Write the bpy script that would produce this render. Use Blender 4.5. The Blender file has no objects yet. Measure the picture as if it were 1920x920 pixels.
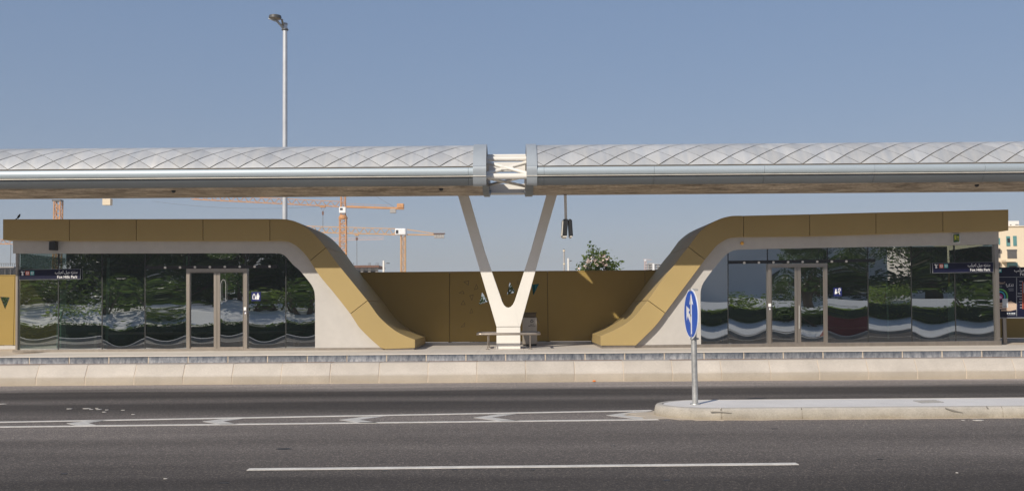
import bpy, math, random
from mathutils import Vector, Matrix, noise
random.seed(7)
R = math.radians
C = bpy.context.scene.collection
SC = bpy.context.scene

# ------------------------------------------------------------------ camera
F = 1900.0                      # focal length in photo pixels (1920 wide)
EYE = Vector((0, 0, 1.457))
TH, RO = math.atan(120 / F), 0.0073
_f = Vector((0, math.cos(TH), math.sin(TH)))
_u = Vector((0, -math.sin(TH), math.cos(TH)))
_r = Vector((1, 0, 0))
RT = _r * math.cos(RO) - _u * math.sin(RO)
UP = _u * math.cos(RO) + _r * math.sin(RO)
cam = bpy.data.cameras.new('camera')
cam.sensor_width = 36
cam.lens = 36 * F / 1920
cam.clip_end = 6000
cam.clip_start = 0.1
co = bpy.data.objects.new('camera', cam)
C.objects.link(co)
M = Matrix.Identity(4)
for i in range(3):
    M[i][0], M[i][1], M[i][2], M[i][3] = RT[i], UP[i], -_f[i], EYE[i]
co.matrix_world = M
SC.camera = co

# ------------------------------------------------------------------ sky, sun, exposure
SUNV = Vector((0.62, 1.0, -0.69)).normalized()
EL = math.asin(-SUNV.z)
W = bpy.data.worlds.new('World')
SC.world = W
W.use_nodes = True
wn = W.node_tree
bg = wn.nodes['Background']
sky = wn.nodes.new('ShaderNodeTexSky')
sky.sky_type = 'NISHITA'
sky.sun_disc = False
sky.sun_elevation = EL
sky.sun_rotation = math.atan2(-SUNV.x, -SUNV.y)
sky.air_density = 1.0
sky.dust_density = 0.8
sky.ozone_density = 1.5
# the lowest degrees keep the tone of the sky just above them
tc = wn.nodes.new('ShaderNodeTexCoord')
sx = wn.nodes.new('ShaderNodeSeparateXYZ')
mxz = wn.nodes.new('ShaderNodeMath')
mxz.operation = 'MAXIMUM'
mxz.inputs[1].default_value = 0.05
cxz = wn.nodes.new('ShaderNodeCombineXYZ')
wn.links.new(tc.outputs['Generated'], sx.inputs[0])
wn.links.new(sx.outputs['X'], cxz.inputs['X'])
wn.links.new(sx.outputs['Y'], cxz.inputs['Y'])
wn.links.new(sx.outputs['Z'], mxz.inputs[0])
wn.links.new(mxz.outputs[0], cxz.inputs['Z'])
wn.links.new(cxz.outputs[0], sky.inputs['Vector'])
# thin desert haze: flatter, slightly violet sky
gm = wn.nodes.new('ShaderNodeGamma')
gm.inputs['Gamma'].default_value = 0.30
wn.links.new(sky.outputs[0], gm.inputs['Color'])
hs = wn.nodes.new('ShaderNodeHueSaturation')
hs.inputs['Saturation'].default_value = 2.0
wn.links.new(gm.outputs[0], hs.inputs['Color'])
tn = wn.nodes.new('ShaderNodeVectorMath')
tn.operation = 'MULTIPLY'
tn.inputs[1].default_value = (1.30, 1.33, 1.58)
wn.links.new(hs.outputs[0], tn.inputs[0])
wn.links.new(tn.outputs[0], bg.inputs[0])
bg.inputs[1].default_value = 0.15
sl = bpy.data.lights.new('sun', 'SUN')
sl.energy = 3.65
sl.angle = R(0.55)
sl.color = (1.0, 0.92, 0.80)
so = bpy.data.objects.new('sun', sl)
so.rotation_euler = SUNV.to_track_quat('-Z', 'Y').to_euler()
so.location = (-20, -20, 30)
C.objects.link(so)
SC.view_settings.view_transform = 'Standard'
SC.view_settings.look = 'None'
SC.view_settings.exposure = 0.27
SC.view_settings.gamma = 1.0


# ------------------------------------------------------------------ helpers
def pt(px, py, d):
    """Point of the plane y=d that the photo shows at pixel px,py."""
    v = _f * F + RT * (px - 960) + UP * (460 - py)
    return EYE + v * (d / v.y)


def gp(px, py, z=0.0):
    """Point of the level plane at height z shown at pixel px,py."""
    v = _f * F + RT * (px - 960) + UP * (460 - py)
    return EYE + v * ((z - EYE.z) / v.z)


def xz(pts, d):
    o = []
    for p in pts:
        q = pt(p[0], p[1], d)
        o.append((q.x, q.z))
    return o


class MB:
    def __init__(s):
        s.v, s.f = [], []

    def add(s, vs, fs):
        n = len(s.v)
        s.v += [tuple(p) for p in vs]
        s.f += [tuple(i + n for i in f) for f in fs]
        return s

    def box(s, x0, x1, y0, y1, z0, z1):
        return s.add([(x0, y0, z0), (x1, y0, z0), (x1, y1, z0), (x0, y1, z0),
                      (x0, y0, z1), (x1, y0, z1), (x1, y1, z1), (x0, y1, z1)],
                     [(0, 3, 2, 1), (4, 5, 6, 7), (0, 1, 5, 4), (1, 2, 6, 5), (2, 3, 7, 6), (3, 0, 4, 7)])

    def bar(s, a, b, w, h=None, up=(0, 0, 1)):
        a, b = Vector(a), Vector(b)
        h = h or w
        d = (b - a).normalized()
        u = Vector(up)
        if abs(d.dot(u)) > 0.98:
            u = Vector((0, 1, 0))
        r = d.cross(u).normalized()
        u = r.cross(d).normalized()
        vs = []
        for p in (a, b):
            for i, j in ((-1, -1), (1, -1), (1, 1), (-1, 1)):
                vs.append(p + r * (i * w / 2) + u * (j * h / 2))
        return s.add(vs, [(0, 1, 2, 3), (7, 6, 5, 4), (0, 4, 5, 1), (1, 5, 6, 2), (2, 6, 7, 3), (3, 7, 4, 0)])

    def tube(s, path, rad, n=10, cap=True, sx=1.0):
        P = [Vector(p) for p in path]
        if not hasattr(rad, '__len__'):
            rad = [rad] * len(P)
        base = len(s.v)
        pu = None
        for i, p in enumerate(P):
            d = (P[min(i + 1, len(P) - 1)] - P[max(i - 1, 0)]).normalized()
            u = pu or (Vector((0, 0, 1)) if abs(d.z) < 0.9 else Vector((1, 0, 0)))
            r = d.cross(u).normalized()
            u = r.cross(d).normalized()
            pu = u
            for k in range(n):
                a = 2 * math.pi * k / n
                s.v.append(tuple(p + (r * math.cos(a) * sx + u * math.sin(a)) * rad[i]))
        for i in range(len(P) - 1):
            for k in range(n):
                a, b = base + i * n + k, base + i * n + (k + 1) % n
                s.f.append((a, b, b + n, a + n))
        if cap:
            s.f.append(tuple(base + k for k in reversed(range(n))))
            s.f.append(tuple(base + (len(P) - 1) * n + k for k in range(n)))
        return s

    def prism(s, poly, y0, y1):
        """poly of (x,z) extruded from y0 (front) to y1."""
        n = len(poly)
        ar = sum(poly[i][0] * poly[(i + 1) % n][1] - poly[(i + 1) % n][0] * poly[i][1] for i in range(n))
        if ar < 0:
            poly = poly[::-1]
        vs = [(p[0], y0, p[1]) for p in poly] + [(p[0], y1, p[1]) for p in poly]
        fs = [tuple(range(n)), tuple(range(2 * n - 1, n - 1, -1))]
        for i in range(n):
            j = (i + 1) % n
            fs.append((i, i + n, j + n, j))
        return s.add(vs, fs)

    def prismx(s, poly, x0, x1):
        """poly of (y,z) extruded along x."""
        n = len(poly)
        ar = sum(poly[i][0] * poly[(i + 1) % n][1] - poly[(i + 1) % n][0] * poly[i][1] for i in range(n))
        if ar < 0:
            poly = poly[::-1]
        vs = [(x0, p[0], p[1]) for p in poly] + [(x1, p[0], p[1]) for p in poly]
        fs = [tuple(range(n - 1, -1, -1)), tuple(range(n, 2 * n))]
        for i in range(n):
            j = (i + 1) % n
            fs.append((i, j, j + n, i + n))
        return s.add(vs, fs)

    def prismz(s, poly, z0, z1):
        n = len(poly)
        ar = sum(poly[i][0] * poly[(i + 1) % n][1] - poly[(i + 1) % n][0] * poly[i][1] for i in range(n))
        if ar < 0:
            poly = poly[::-1]
        vs = [(p[0], p[1], z0) for p in poly] + [(p[0], p[1], z1) for p in poly]
        fs = [tuple(range(n - 1, -1, -1)), tuple(range(n, 2 * n))]
        for i in range(n):
            j = (i + 1) % n
            fs.append((i, j, j + n, i + n))
        return s.add(vs, fs)

    def ring(s, outer, inner, y0, y1):
        """frame between two closed polylines of (x,z) with the same count."""
        n = len(outer)
        vs = [(p[0], y, p[1]) for y in (y0, y1) for p in outer] + [(p[0], y, p[1]) for y in (y0, y1) for p in inner]
        fs = []
        for i in range(n):
            j = (i + 1) % n
            fs += [(i, j, 2 * n + j, 2 * n + i), (n + j, n + i, 3 * n + i, 3 * n + j),
                   (j, i, n + i, n + j), (2 * n + i, 2 * n + j, 3 * n + j, 3 * n + i)]
        return s.add(vs, fs)

    def disc(s, c, r, n=20, axis='y', t=0.004):
        """thin disc facing -y."""
        poly = [(c[0] + r * math.cos(2 * math.pi * k / n), c[2] + r * math.sin(2 * math.pi * k / n)) for k in range(n)]
        return s.prism(poly, c[1], c[1] + t)

    def ell(s, c, rx, ry, rz, nu=12, nv=8):
        vs, fs = [], []
        for j in range(nv + 1):
            t = math.pi * j / nv
            for i in range(nu):
                a = 2 * math.pi * i / nu
                vs.append((c[0] + rx * math.sin(t) * math.cos(a), c[1] + ry * math.sin(t) * math.sin(a), c[2] + rz * math.cos(t)))
        for j in range(nv):
            for i in range(nu):
                k = (i + 1) % nu
                fs.append((j * nu + i, (j + 1) * nu + i, (j + 1) * nu + k, j * nu + k))
        return s.add(vs, fs)


def wloc(o):
    p = Vector((0, 0, 0))
    while o is not None:
        p = p + Vector(o.location)
        o = o.parent
    return p


def link(name, mb, mat, parent=None, smooth=False, origin=None, bevel=0.0, loc=None):
    me = bpy.data.meshes.new(name)
    off = wloc(parent) if parent else Vector((0, 0, 0))
    org = Vector(origin) if origin else off
    me.from_pydata([tuple(Vector(v) - org) for v in mb.v], [], mb.f)
    me.update()
    if mat:
        me.materials.append(mat)
    if smooth:
        for p in me.polygons:
            p.use_smooth = True
        if smooth == 'auto':
            me.set_sharp_from_angle(angle=R(40))
    o = bpy.data.objects.new(name, me)
    C.objects.link(o)
    if parent:
        o.parent = parent
    o.location = org - off
    if bevel:
        b = o.modifiers.new('bevel', 'BEVEL')
        b.width = bevel
        b.segments = 2
        b.limit_method = 'ANGLE'
        b.angle_limit = R(35)
    return o


def tag(o, label=None, cat=None, group=None, kind=None):
    if label:
        o['label'] = label
    if cat:
        o['category'] = cat
    if group:
        o['group'] = group
    if kind:
        o['kind'] = kind
    return o


def thing(name, label, cat, loc=(0, 0, 0), group=None):
    o = bpy.data.objects.new(name, None)
    o.empty_display_size = 0.3
    o.location = loc
    C.objects.link(o)
    return tag(o, label, cat, group)


def copy_tree(o, parent=None):
    c = o.copy()
    C.objects.link(c)
    c.parent = parent
    for ch in [x for x in SC.objects if x.parent == o]:
        copy_tree(ch, c)
    return c


# ------------------------------------------------------------------ materials
def mat(name, col, rough=0.6, metal=0.0, var=0.12, scale=3.0, bump=0.0, bscale=40.0, stretch=(1, 1, 1), col2=None, spec=0.5, fine=0.0):
    m = bpy.data.materials.new(name)
    m.use_nodes = True
    nt = m.node_tree
    b = nt.nodes['Principled BSDF']
    b.inputs['Roughness'].default_value = rough
    b.inputs['Metallic'].default_value = metal
    b.inputs['Specular IOR Level'].default_value = spec
    geo = nt.nodes.new('ShaderNodeNewGeometry')
    mp = nt.nodes.new('ShaderNodeMapping')
    mp.inputs['Scale'].default_value = stretch
    nt.links.new(geo.outputs['Position'], mp.inputs['Vector'])
    n = nt.nodes.new('ShaderNodeTexNoise')
    n.inputs['Scale'].default_value = scale
    n.inputs['Detail'].default_value = 6
    n.inputs['Roughness'].default_value = 0.62
    nt.links.new(mp.outputs[0], n.inputs['Vector'])
    rp = nt.nodes.new('ShaderNodeValToRGB')
    c2 = col2 or tuple(min(1, c * (1 + var)) for c in col)
    c1 = tuple(c * (1 - var) for c in col)
    rp.color_ramp.elements[0].position = 0.32
    rp.color_ramp.elements[1].position = 0.70
    rp.color_ramp.elements[0].color = (*c1, 1)
    rp.color_ramp.elements[1].color = (*c2, 1)
    nt.links.new(n.outputs['Fac'], rp.inputs[0])
    out = rp.outputs[0]
    if fine:
        n2 = nt.nodes.new('ShaderNodeTexNoise')
        n2.inputs['Scale'].default_value = bscale
        n2.inputs['Detail'].default_value = 3
        nt.links.new(geo.outputs['Position'], n2.inputs['Vector'])
        mr = nt.nodes.new('ShaderNodeMapRange')
        mr.inputs[1].default_value = 0.3
        mr.inputs[2].default_value = 0.7
        mr.inputs[3].default_value = 1 - fine
        mr.inputs[4].default_value = 1 + fine
        nt.links.new(n2.outputs['Fac'], mr.inputs[0])
        mx = nt.nodes.new('ShaderNodeVectorMath')
        mx.operation = 'SCALE'
        nt.links.new(out, mx.inputs[0])
        nt.links.new(mr.outputs[0], mx.inputs['Scale'])
        out = mx.outputs[0]
    nt.links.new(out, b.inputs['Base Color'])
    if bump:
        nb = nt.nodes.new('ShaderNodeTexNoise')
        nb.inputs['Scale'].default_value = bscale
        nb.inputs['Detail'].default_value = 4
        nt.links.new(mp.outputs[0], nb.inputs['Vector'])
        bp = nt.nodes.new('ShaderNodeBump')
        bp.inputs['Strength'].default_value = bump
        bp.inputs['Distance'].default_value = 0.01
        nt.links.new(nb.outputs['Fac'], bp.inputs['Height'])
        nt.links.new(bp.outputs[0], b.inputs['Normal'])
    return m


m_gold = mat('gold_aluminium', (0.385, 0.284, 0.122), 0.6, 0.0, 0.04, 0.8, spec=0.25)
m_goldwall = mat('bronze_wall_panel', (0.305, 0.212, 0.062), 0.6, 0.0, 0.05, 0.7, spec=0.25)
m_slot = mat('dark_slot', (0.05, 0.035, 0.015), 0.7)
m_groove = mat('bronze_groove', (0.12, 0.085, 0.03), 0.7)
m_white = mat('pale_render_panel', (0.49, 0.465, 0.435), 0.55, 0, 0.06, 0.9, fine=0.03, bscale=6)
m_vpaint = mat('cream_steel_paint', (0.76, 0.73, 0.675), 0.45, 0, 0.03, 1.2)
m_steel = mat('brushed_steel', (0.37, 0.325, 0.28), 0.36, 0.85, 0.12, 6, stretch=(1, 1, 0.08))
m_black = mat('black_plastic', (0.012, 0.012, 0.013), 0.4)
m_sil = mat('dark_silicone', (0.015, 0.016, 0.016), 0.5)
m_int = mat('interior_panel', (0.10, 0.125, 0.12), 0.7)
m_fin = mat('pale_green_glass_edge', (0.40, 0.58, 0.48), 0.3)
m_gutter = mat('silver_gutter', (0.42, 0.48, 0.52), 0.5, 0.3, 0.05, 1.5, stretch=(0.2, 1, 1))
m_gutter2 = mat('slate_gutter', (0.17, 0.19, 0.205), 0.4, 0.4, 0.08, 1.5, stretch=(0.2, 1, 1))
m_ringm = mat('zinc_ring', (0.37, 0.405, 0.435), 0.55, 0.25, 0.07, 2.5)
m_seam = mat('roof_seam', (0.16, 0.14, 0.115), 0.6)
m_line = mat('bright_trim', (0.80, 0.75, 0.66), 0.35, 0.3)
m_soffit = mat('travertine_soffit', (0.20, 0.15, 0.10), 0.6, 0, 0.3, 5, stretch=(0.35, 1, 1), col2=(0.56, 0.46, 0.35), fine=0.25, bscale=14)
m_stone = mat('dark_basalt', (0.060, 0.075, 0.105), 0.6, 0, 0.25, 9, stretch=(1.6, 1, 0.8), col2=(0.17, 0.185, 0.21), bump=0.3, bscale=60)
m_grout = mat('pale_grout', (0.56, 0.47, 0.37), 0.9)
m_kerb = mat('kerb_concrete', (0.50, 0.455, 0.40), 0.85, 0, 0.10, 1.6, bump=0.25, bscale=50, fine=0.08)
m_island = mat('island_concrete', (0.68, 0.645, 0.605), 0.85, 0, 0.07, 1.2, bump=0.15, bscale=60, fine=0.05)
m_islandk = mat('island_kerb_concrete', (0.41, 0.38, 0.335), 0.88, 0, 0.14, 4, bump=0.5, bscale=70, fine=0.12)
m_pave = mat('platform_paving', (0.60, 0.55, 0.49), 0.75, 0, 0.08, 2, fine=0.04)
m_pave2 = mat('sidewalk_paving', (0.42, 0.40, 0.37), 0.8, 0, 0.1, 1.5)
m_sand = mat('sand', (0.46, 0.39, 0.30), 0.95, 0, 0.15, 0.2)
m_paint = mat('road_paint', (0.68, 0.64, 0.575), 0.7, 0, 0.14, 7, fine=0.15, bscale=45)
m_paintworn = mat('worn_road_paint', (0.56, 0.53, 0.48), 0.75, 0, 0.14, 9, fine=0.12, bscale=45)
m_rail = mat('rusty_rail', (0.16, 0.085, 0.045), 0.7)
m_navy = mat('navy_sign', (0.005, 0.006, 0.028), 0.45, spec=0.2)
m_navyb = mat('navy_blue_sticker', (0.012, 0.018, 0.115), 0.35)
m_print = mat('white_print', (0.82, 0.82, 0.82), 0.5)
m_sedge = mat('sign_edge', (0.30, 0.31, 0.33), 0.35, 0.4)
m_red = mat('orange_red_print', (0.68, 0.13, 0.05), 0.5)
m_teal = mat('teal_print', (0.02, 0.36, 0.37), 0.5)
m_blue = mat('traffic_blue', (0.0, 0.085, 0.50), 0.35)
m_galv = mat('galvanised_steel', (0.42, 0.42, 0.41), 0.5, 0.5, 0.2, 14)
m_pole = mat('grey_pole_paint', (0.52, 0.53, 0.55), 0.4, 0.2)
m_lamp = mat('lamp_head', (0.08, 0.078, 0.075), 0.5)
m_lens = mat('lamp_lens', (0.30, 0.24, 0.17), 0.3)
m_crane = mat('crane_orange', (0.52, 0.25, 0.09), 0.6, 0, 0.15, 0.6)
m_crane2 = mat('crane_yellow', (0.56, 0.32, 0.13), 0.6, 0, 0.12, 0.6)
m_cranep = mat('crane_hazed', (0.60, 0.40, 0.33), 0.6)  # far cranes: distance haze put into a paler colour
m_conc = mat('grey_concrete', (0.36, 0.34, 0.32), 0.85)
m_track = mat('track_bounce_slab', (0.62, 0.58, 0.52), 0.85, 0, 0.08, 1.5)  # bed hidden behind the kerb, made pale to bounce sun onto the column
m_scuff = mat('tyre_scuff', (0.24, 0.22, 0.19), 0.9)
m_brown = mat('brown_formwork', (0.16, 0.075, 0.045), 0.8)
m_dark = mat('dark_void', (0.015, 0.015, 0.017), 0.9)
m_cream = mat('cream_wall', (0.72, 0.61, 0.45), 0.85, 0, 0.04, 0.4)
m_tealw = mat('teal_window', (0.10, 0.25, 0.25), 0.25)
m_greyw = mat('dark_shutter', (0.10, 0.095, 0.09), 0.6)
m_villa = mat('villa_wall', (0.80, 0.77, 0.73), 0.8, 0, 0.05, 0.5)
m_bark = mat('bark', (0.17, 0.12, 0.08), 0.9, 0, 0.25, 8, bump=0.5, bscale=25)
m_leaf1 = mat('leaf_mid', (0.065, 0.098, 0.030), 0.5, 0, 0.35, 5)
m_leaf2 = mat('leaf_dark', (0.045, 0.068, 0.026), 0.55, 0, 0.35, 2)
m_leaf3 = mat('leaf_fresh', (0.13, 0.175, 0.045), 0.5, 0, 0.35, 3)
for m_, k_ in ((m_leaf1, .45), (m_leaf2, .35), (m_leaf3, .45)):
    nt_ = m_.node_tree
    b_ = nt_.nodes['Principled BSDF']
    tl_ = nt_.nodes.new('ShaderNodeBsdfTranslucent')
    mx_ = nt_.nodes.new('ShaderNodeMixShader')
    mx_.inputs[0].default_value = k_
    sc_ = nt_.nodes.new('ShaderNodeVectorMath')
    sc_.operation = 'MULTIPLY'
    sc_.inputs[1].default_value = (1.7, 1.8, 1.1)
    nt_.links.new(b_.inputs['Base Color'].links[0].from_socket, sc_.inputs[0])
    nt_.links.new(sc_.outputs[0], tl_.inputs[0])
    nt_.links.new(b_.outputs[0], mx_.inputs[1])
    nt_.links.new(tl_.outputs[0], mx_.inputs[2])
    nt_.links.new(mx_.outputs[0], nt_.nodes['Material Output'].inputs[0])
m_bloom = mat('pale_blossom', (0.72, 0.58, 0.54), 0.6)
m_tealnet = mat('teal_net', (0.02, 0.27, 0.25), 0.7, 0, 0.25, 6)
m_yel = mat('exit_yellow', (0.50, 0.52, 0.05), 0.5)
m_green = mat('exit_green', (0.01, 0.075, 0.03), 0.5)
m_skin = mat('printed_hand', (0.56, 0.42, 0.32), 0.6)
m_card = mat('printed_card', (0.52, 0.56, 0.60), 0.5)
m_pgreen = mat('printed_green', (0.12, 0.42, 0.10), 0.5)
m_pcyan = mat('printed_cyan', (0.03, 0.34, 0.50), 0.5)
m_pmag = mat('printed_magenta', (0.34, 0.03, 0.22), 0.5)
m_amber = mat('amber_lens', (0.80, 0.42, 0.06), 0.3)
m_bird = mat('black_feathers', (0.012, 0.012, 0.014), 0.5)
m_orange = mat('orange_peel', (0.75, 0.20, 0.03), 0.6)
m_binm = mat('bin_steel', (0.42, 0.37, 0.31), 0.38, 0.7, 0.1, 3, stretch=(1, 1, 0.1))
m_bint = mat('bin_lid', (0.10, 0.07, 0.035), 0.5, 0.2)
m_maroon = mat('maroon_paving', (0.22, 0.05, 0.04), 0.8)


def height_tone(m, stops):
    nt = m.node_tree
    b = nt.nodes['Principled BSDF']
    src = b.inputs['Base Color'].links[0].from_socket
    geo = nt.nodes.new('ShaderNodeNewGeometry')
    n = nt.nodes.new('ShaderNodeTexNoise')
    n.inputs['Scale'].default_value = 2.5
    n.inputs['Detail'].default_value = 6
    mp = nt.nodes.new('ShaderNodeMapping')
    mp.inputs['Scale'].default_value = (1.0, 1.0, 3.0)
    nt.links.new(geo.outputs['Position'], mp.inputs[0])
    nt.links.new(mp.outputs[0], n.inputs['Vector'])
    sp = nt.nodes.new('ShaderNodeSeparateXYZ')
    nt.links.new(geo.outputs['Position'], sp.inputs[0])
    ma = nt.nodes.new('ShaderNodeMath')
    ma.operation = 'MULTIPLY_ADD'
    nt.links.new(n.outputs['Fac'], ma.inputs[0])
    ma.inputs[1].default_value = 0.10
    nt.links.new(sp.outputs['Z'], ma.inputs[2])
    rp = nt.nodes.new('ShaderNodeValToRGB')
    e = rp.color_ramp.elements
    for i, (z, c) in enumerate(stops):
        k = e[i] if i < 2 else e.new(z)
        k.position = z
        k.color = (*c, 1)
    nt.links.new(ma.outputs[0], rp.inputs[0])
    mx = nt.nodes.new('ShaderNodeVectorMath')
    mx.operation = 'MULTIPLY'
    nt.links.new(src, mx.inputs[0])
    nt.links.new(rp.outputs[0], mx.inputs[1])
    nt.links.new(mx.outputs[0], b.inputs['Base Color'])


height_tone(m_kerb, [(0.05, (0.80, 0.75, 0.67)), (0.19, (0.90, 0.87, 0.82)), (0.25, (1.04, 1.03, 1.02)), (0.40, (1.0, 0.99, 0.98)), (0.50, (0.92, 0.90, 0.87))])  # traffic dirt low down, lighter middle, slightly darker top
height_tone(m_islandk, [(0.05, (0.78, 0.72, 0.62)), (0.10, (0.90, 0.87, 0.81)), (0.17, (1.05, 1.04, 1.02)), (0.22, (1.0, 1.0, 1.0))])  # darker and browner towards the bottom
height_tone(m_stone, [(0.20, (2.6, 2.35, 2.1)), (0.33, (1.5, 1.4, 1.3)), (0.40, (0.85, 0.87, 0.9))])  # pale dust towards the foot of the stones


def roof_mat():
    m = mat('roof_panel_metal', (0.46, 0.475, 0.495), 0.5, 0.15, 0.08, 1.3)
    nt = m.node_tree
    b = nt.nodes['Principled BSDF']
    src = b.inputs['Base Color'].links[0].from_socket
    oi = nt.nodes.new('ShaderNodeObjectInfo')
    mr = nt.nodes.new('ShaderNodeMapRange')
    mr.inputs[3].default_value = 0.87
    mr.inputs[4].default_value = 1.08
    nt.links.new(oi.outputs['Random'], mr.inputs[0])
    # reflective streaks down the slope, put into the colour
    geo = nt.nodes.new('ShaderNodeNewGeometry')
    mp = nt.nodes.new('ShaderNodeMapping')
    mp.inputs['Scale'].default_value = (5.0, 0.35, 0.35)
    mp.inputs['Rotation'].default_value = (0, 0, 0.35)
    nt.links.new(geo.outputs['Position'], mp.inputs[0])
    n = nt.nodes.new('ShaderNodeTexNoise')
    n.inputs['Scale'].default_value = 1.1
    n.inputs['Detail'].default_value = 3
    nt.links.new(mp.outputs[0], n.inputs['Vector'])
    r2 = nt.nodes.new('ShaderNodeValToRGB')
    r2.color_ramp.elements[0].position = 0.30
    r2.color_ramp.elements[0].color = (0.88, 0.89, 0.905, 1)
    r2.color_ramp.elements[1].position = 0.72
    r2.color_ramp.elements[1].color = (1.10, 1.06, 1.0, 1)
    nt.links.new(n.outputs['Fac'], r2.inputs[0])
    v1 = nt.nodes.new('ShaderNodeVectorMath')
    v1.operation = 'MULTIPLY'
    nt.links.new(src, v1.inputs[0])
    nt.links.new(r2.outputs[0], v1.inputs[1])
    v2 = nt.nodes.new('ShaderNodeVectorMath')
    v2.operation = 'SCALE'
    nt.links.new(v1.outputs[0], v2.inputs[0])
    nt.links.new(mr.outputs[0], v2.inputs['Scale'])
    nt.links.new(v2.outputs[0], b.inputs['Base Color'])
    return m


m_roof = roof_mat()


def glass_mat():
    m = bpy.data.materials.new('reflective_glass')
    m.use_nodes = True
    nt = m.node_tree
    nt.nodes.clear()
    out = nt.nodes.new('ShaderNodeOutputMaterial')
    mix = nt.nodes.new('ShaderNodeMixShader')
    tr = nt.nodes.new('ShaderNodeBsdfTransparent')
    tr.inputs[0].default_value = (0.48, 0.57, 0.53, 1)
    gl = nt.nodes.new('ShaderNodeBsdfGlossy')
    gl.inputs['Color'].default_value = (0.86, 0.90, 0.92, 1)
    gl.inputs['Roughness'].default_value = 0.0
    lw = nt.nodes.new('ShaderNodeLayerWeight')
    lw.inputs[0].default_value = 0.35
    mr = nt.nodes.new('ShaderNodeMapRange')
    mr.inputs[3].default_value = 0.50
    mr.inputs[4].default_value = 1.0
    nt.links.new(lw.outputs['Fresnel'], mr.inputs[0])
    mr.inputs[1].default_value = 0.04
    nt.links.new(mr.outputs[0], mix.inputs[0])
    nt.links.new(tr.outputs[0], mix.inputs[1])
    nt.links.new(gl.outputs[0], mix.inputs[2])
    nt.links.new(mix.outputs[0], out.inputs[0])
    return m


m_glass = glass_mat()


def asphalt():
    m = bpy.data.materials.new('asphalt')
    m.use_nodes = True
    nt = m.node_tree
    L = nt.links.new
    b = nt.nodes['Principled BSDF']
    b.inputs['Roughness'].default_value = 0.82
    b.inputs['Specular IOR Level'].default_value = 0.15
    geo = nt.nodes.new('ShaderNodeNewGeometry')
    # wear bands along the lanes, warped a little
    mp = nt.nodes.new('ShaderNodeMapping')
    mp.inputs['Scale'].default_value = (0.10, 0.7, 1)
    L(geo.outputs['Position'], mp.inputs[0])
    n1 = nt.nodes.new('ShaderNodeTexNoise')
    n1.inputs['Scale'].default_value = 1.6
    n1.inputs['Detail'].default_value = 5
    L(mp.outputs[0], n1.inputs['Vector'])
    sp = nt.nodes.new('ShaderNodeSeparateXYZ')
    L(geo.outputs['Position'], sp.inputs[0])
    ad = nt.nodes.new('ShaderNodeMath')
    ad.operation = 'MULTIPLY_ADD'
    L(n1.outputs['Fac'], ad.inputs[0])
    ad.inputs[1].default_value = 1.1
    L(sp.outputs['Y'], ad.inputs[2])
    mr = nt.nodes.new('ShaderNodeMapRange')
    mr.inputs[1].default_value = 0.55
    mr.inputs[2].default_value = 21.05
    L(ad.outputs[0], mr.inputs[0])
    rp = nt.nodes.new('ShaderNodeValToRGB')
    rp.color_ramp.interpolation = 'EASE'
    stops = [(0.0, .075), (7.6, .052), (8.7, .056), (9.3, .10), (10.0, .135), (10.8, .128), (11.5, .098), (12.2, .125), (13.0, .150),
             (14.3, .155), (14.8, .115), (15.4, .074), (16.1, .056), (16.8, .090), (17.5, .052), (18.4, .060), (19.0, .15), (19.6, .24), (20.5, .30)]
    e = rp.color_ramp.elements
    while len(e) > 1:
        e.remove(e[-1])
    for i, (y, g) in enumerate(stops):
        k = e[0] if i == 0 else e.new(y / 20.5)
        k.position = y / 20.5
        k.color = (g * 1.12, g * 0.985, g * 0.885, 1)
    L(mr.outputs[0], rp.inputs[0])
    # patches
    n2 = nt.nodes.new('ShaderNodeTexNoise')
    n2.inputs['Scale'].default_value = 0.8
    n2.inputs['Detail'].default_value = 7
    L(mp.outputs[0], n2.inputs['Vector'])
    r2 = nt.nodes.new('ShaderNodeMapRange')
    r2.inputs[1].default_value = 0.3
    r2.inputs[2].default_value = 0.7
    r2.inputs[3].default_value = 0.66
    r2.inputs[4].default_value = 1.34
    L(n2.outputs['Fac'], r2.inputs[0])
    # aggregate speckle
    vo = nt.nodes.new('ShaderNodeTexVoronoi')
    vo.inputs['Scale'].default_value = 85
    L(geo.outputs['Position'], vo.inputs['Vector'])
    spk = nt.nodes.new('ShaderNodeSeparateColor')
    L(vo.outputs['Color'], spk.inputs[0])
    r3 = nt.nodes.new('ShaderNodeValToRGB')
    r3.color_ramp.elements[0].color = (0.72, 0.72, 0.72, 1)
    r3.color_ramp.elements[0].position = 0.1
    r3.color_ramp.elements[1].color = (1.22, 1.2, 1.18, 1)
    r3.color_ramp.elements[1].position = 0.85
    k = r3.color_ramp.elements.new(0.97)
    k.color = (2.3, 2.2, 2.05, 1)
    L(spk.outputs[0], r3.inputs[0])
    v1 = nt.nodes.new('ShaderNodeVectorMath')
    v1.operation = 'MULTIPLY'
    L(rp.outputs[0], v1.inputs[0])
    L(r3.outputs[0], v1.inputs[1])
    v2 = nt.nodes.new('ShaderNodeVectorMath')
    v2.operation = 'SCALE'
    L(v1.outputs[0], v2.inputs[0])
    L(r2.outputs[0], v2.inputs['Scale'])
    L(v2.outputs[0], b.inputs['Base Color'])
    bp = nt.nodes.new('ShaderNodeBump')
    bp.inputs['Strength'].default_value = 0.5
    bp.inputs['Distance'].default_value = 0.006
    L(vo.outputs['Distance'], bp.inputs['Height'])
    L(bp.outputs[0], b.inputs['Normal'])
    return m


m_asph = asphalt()

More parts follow.
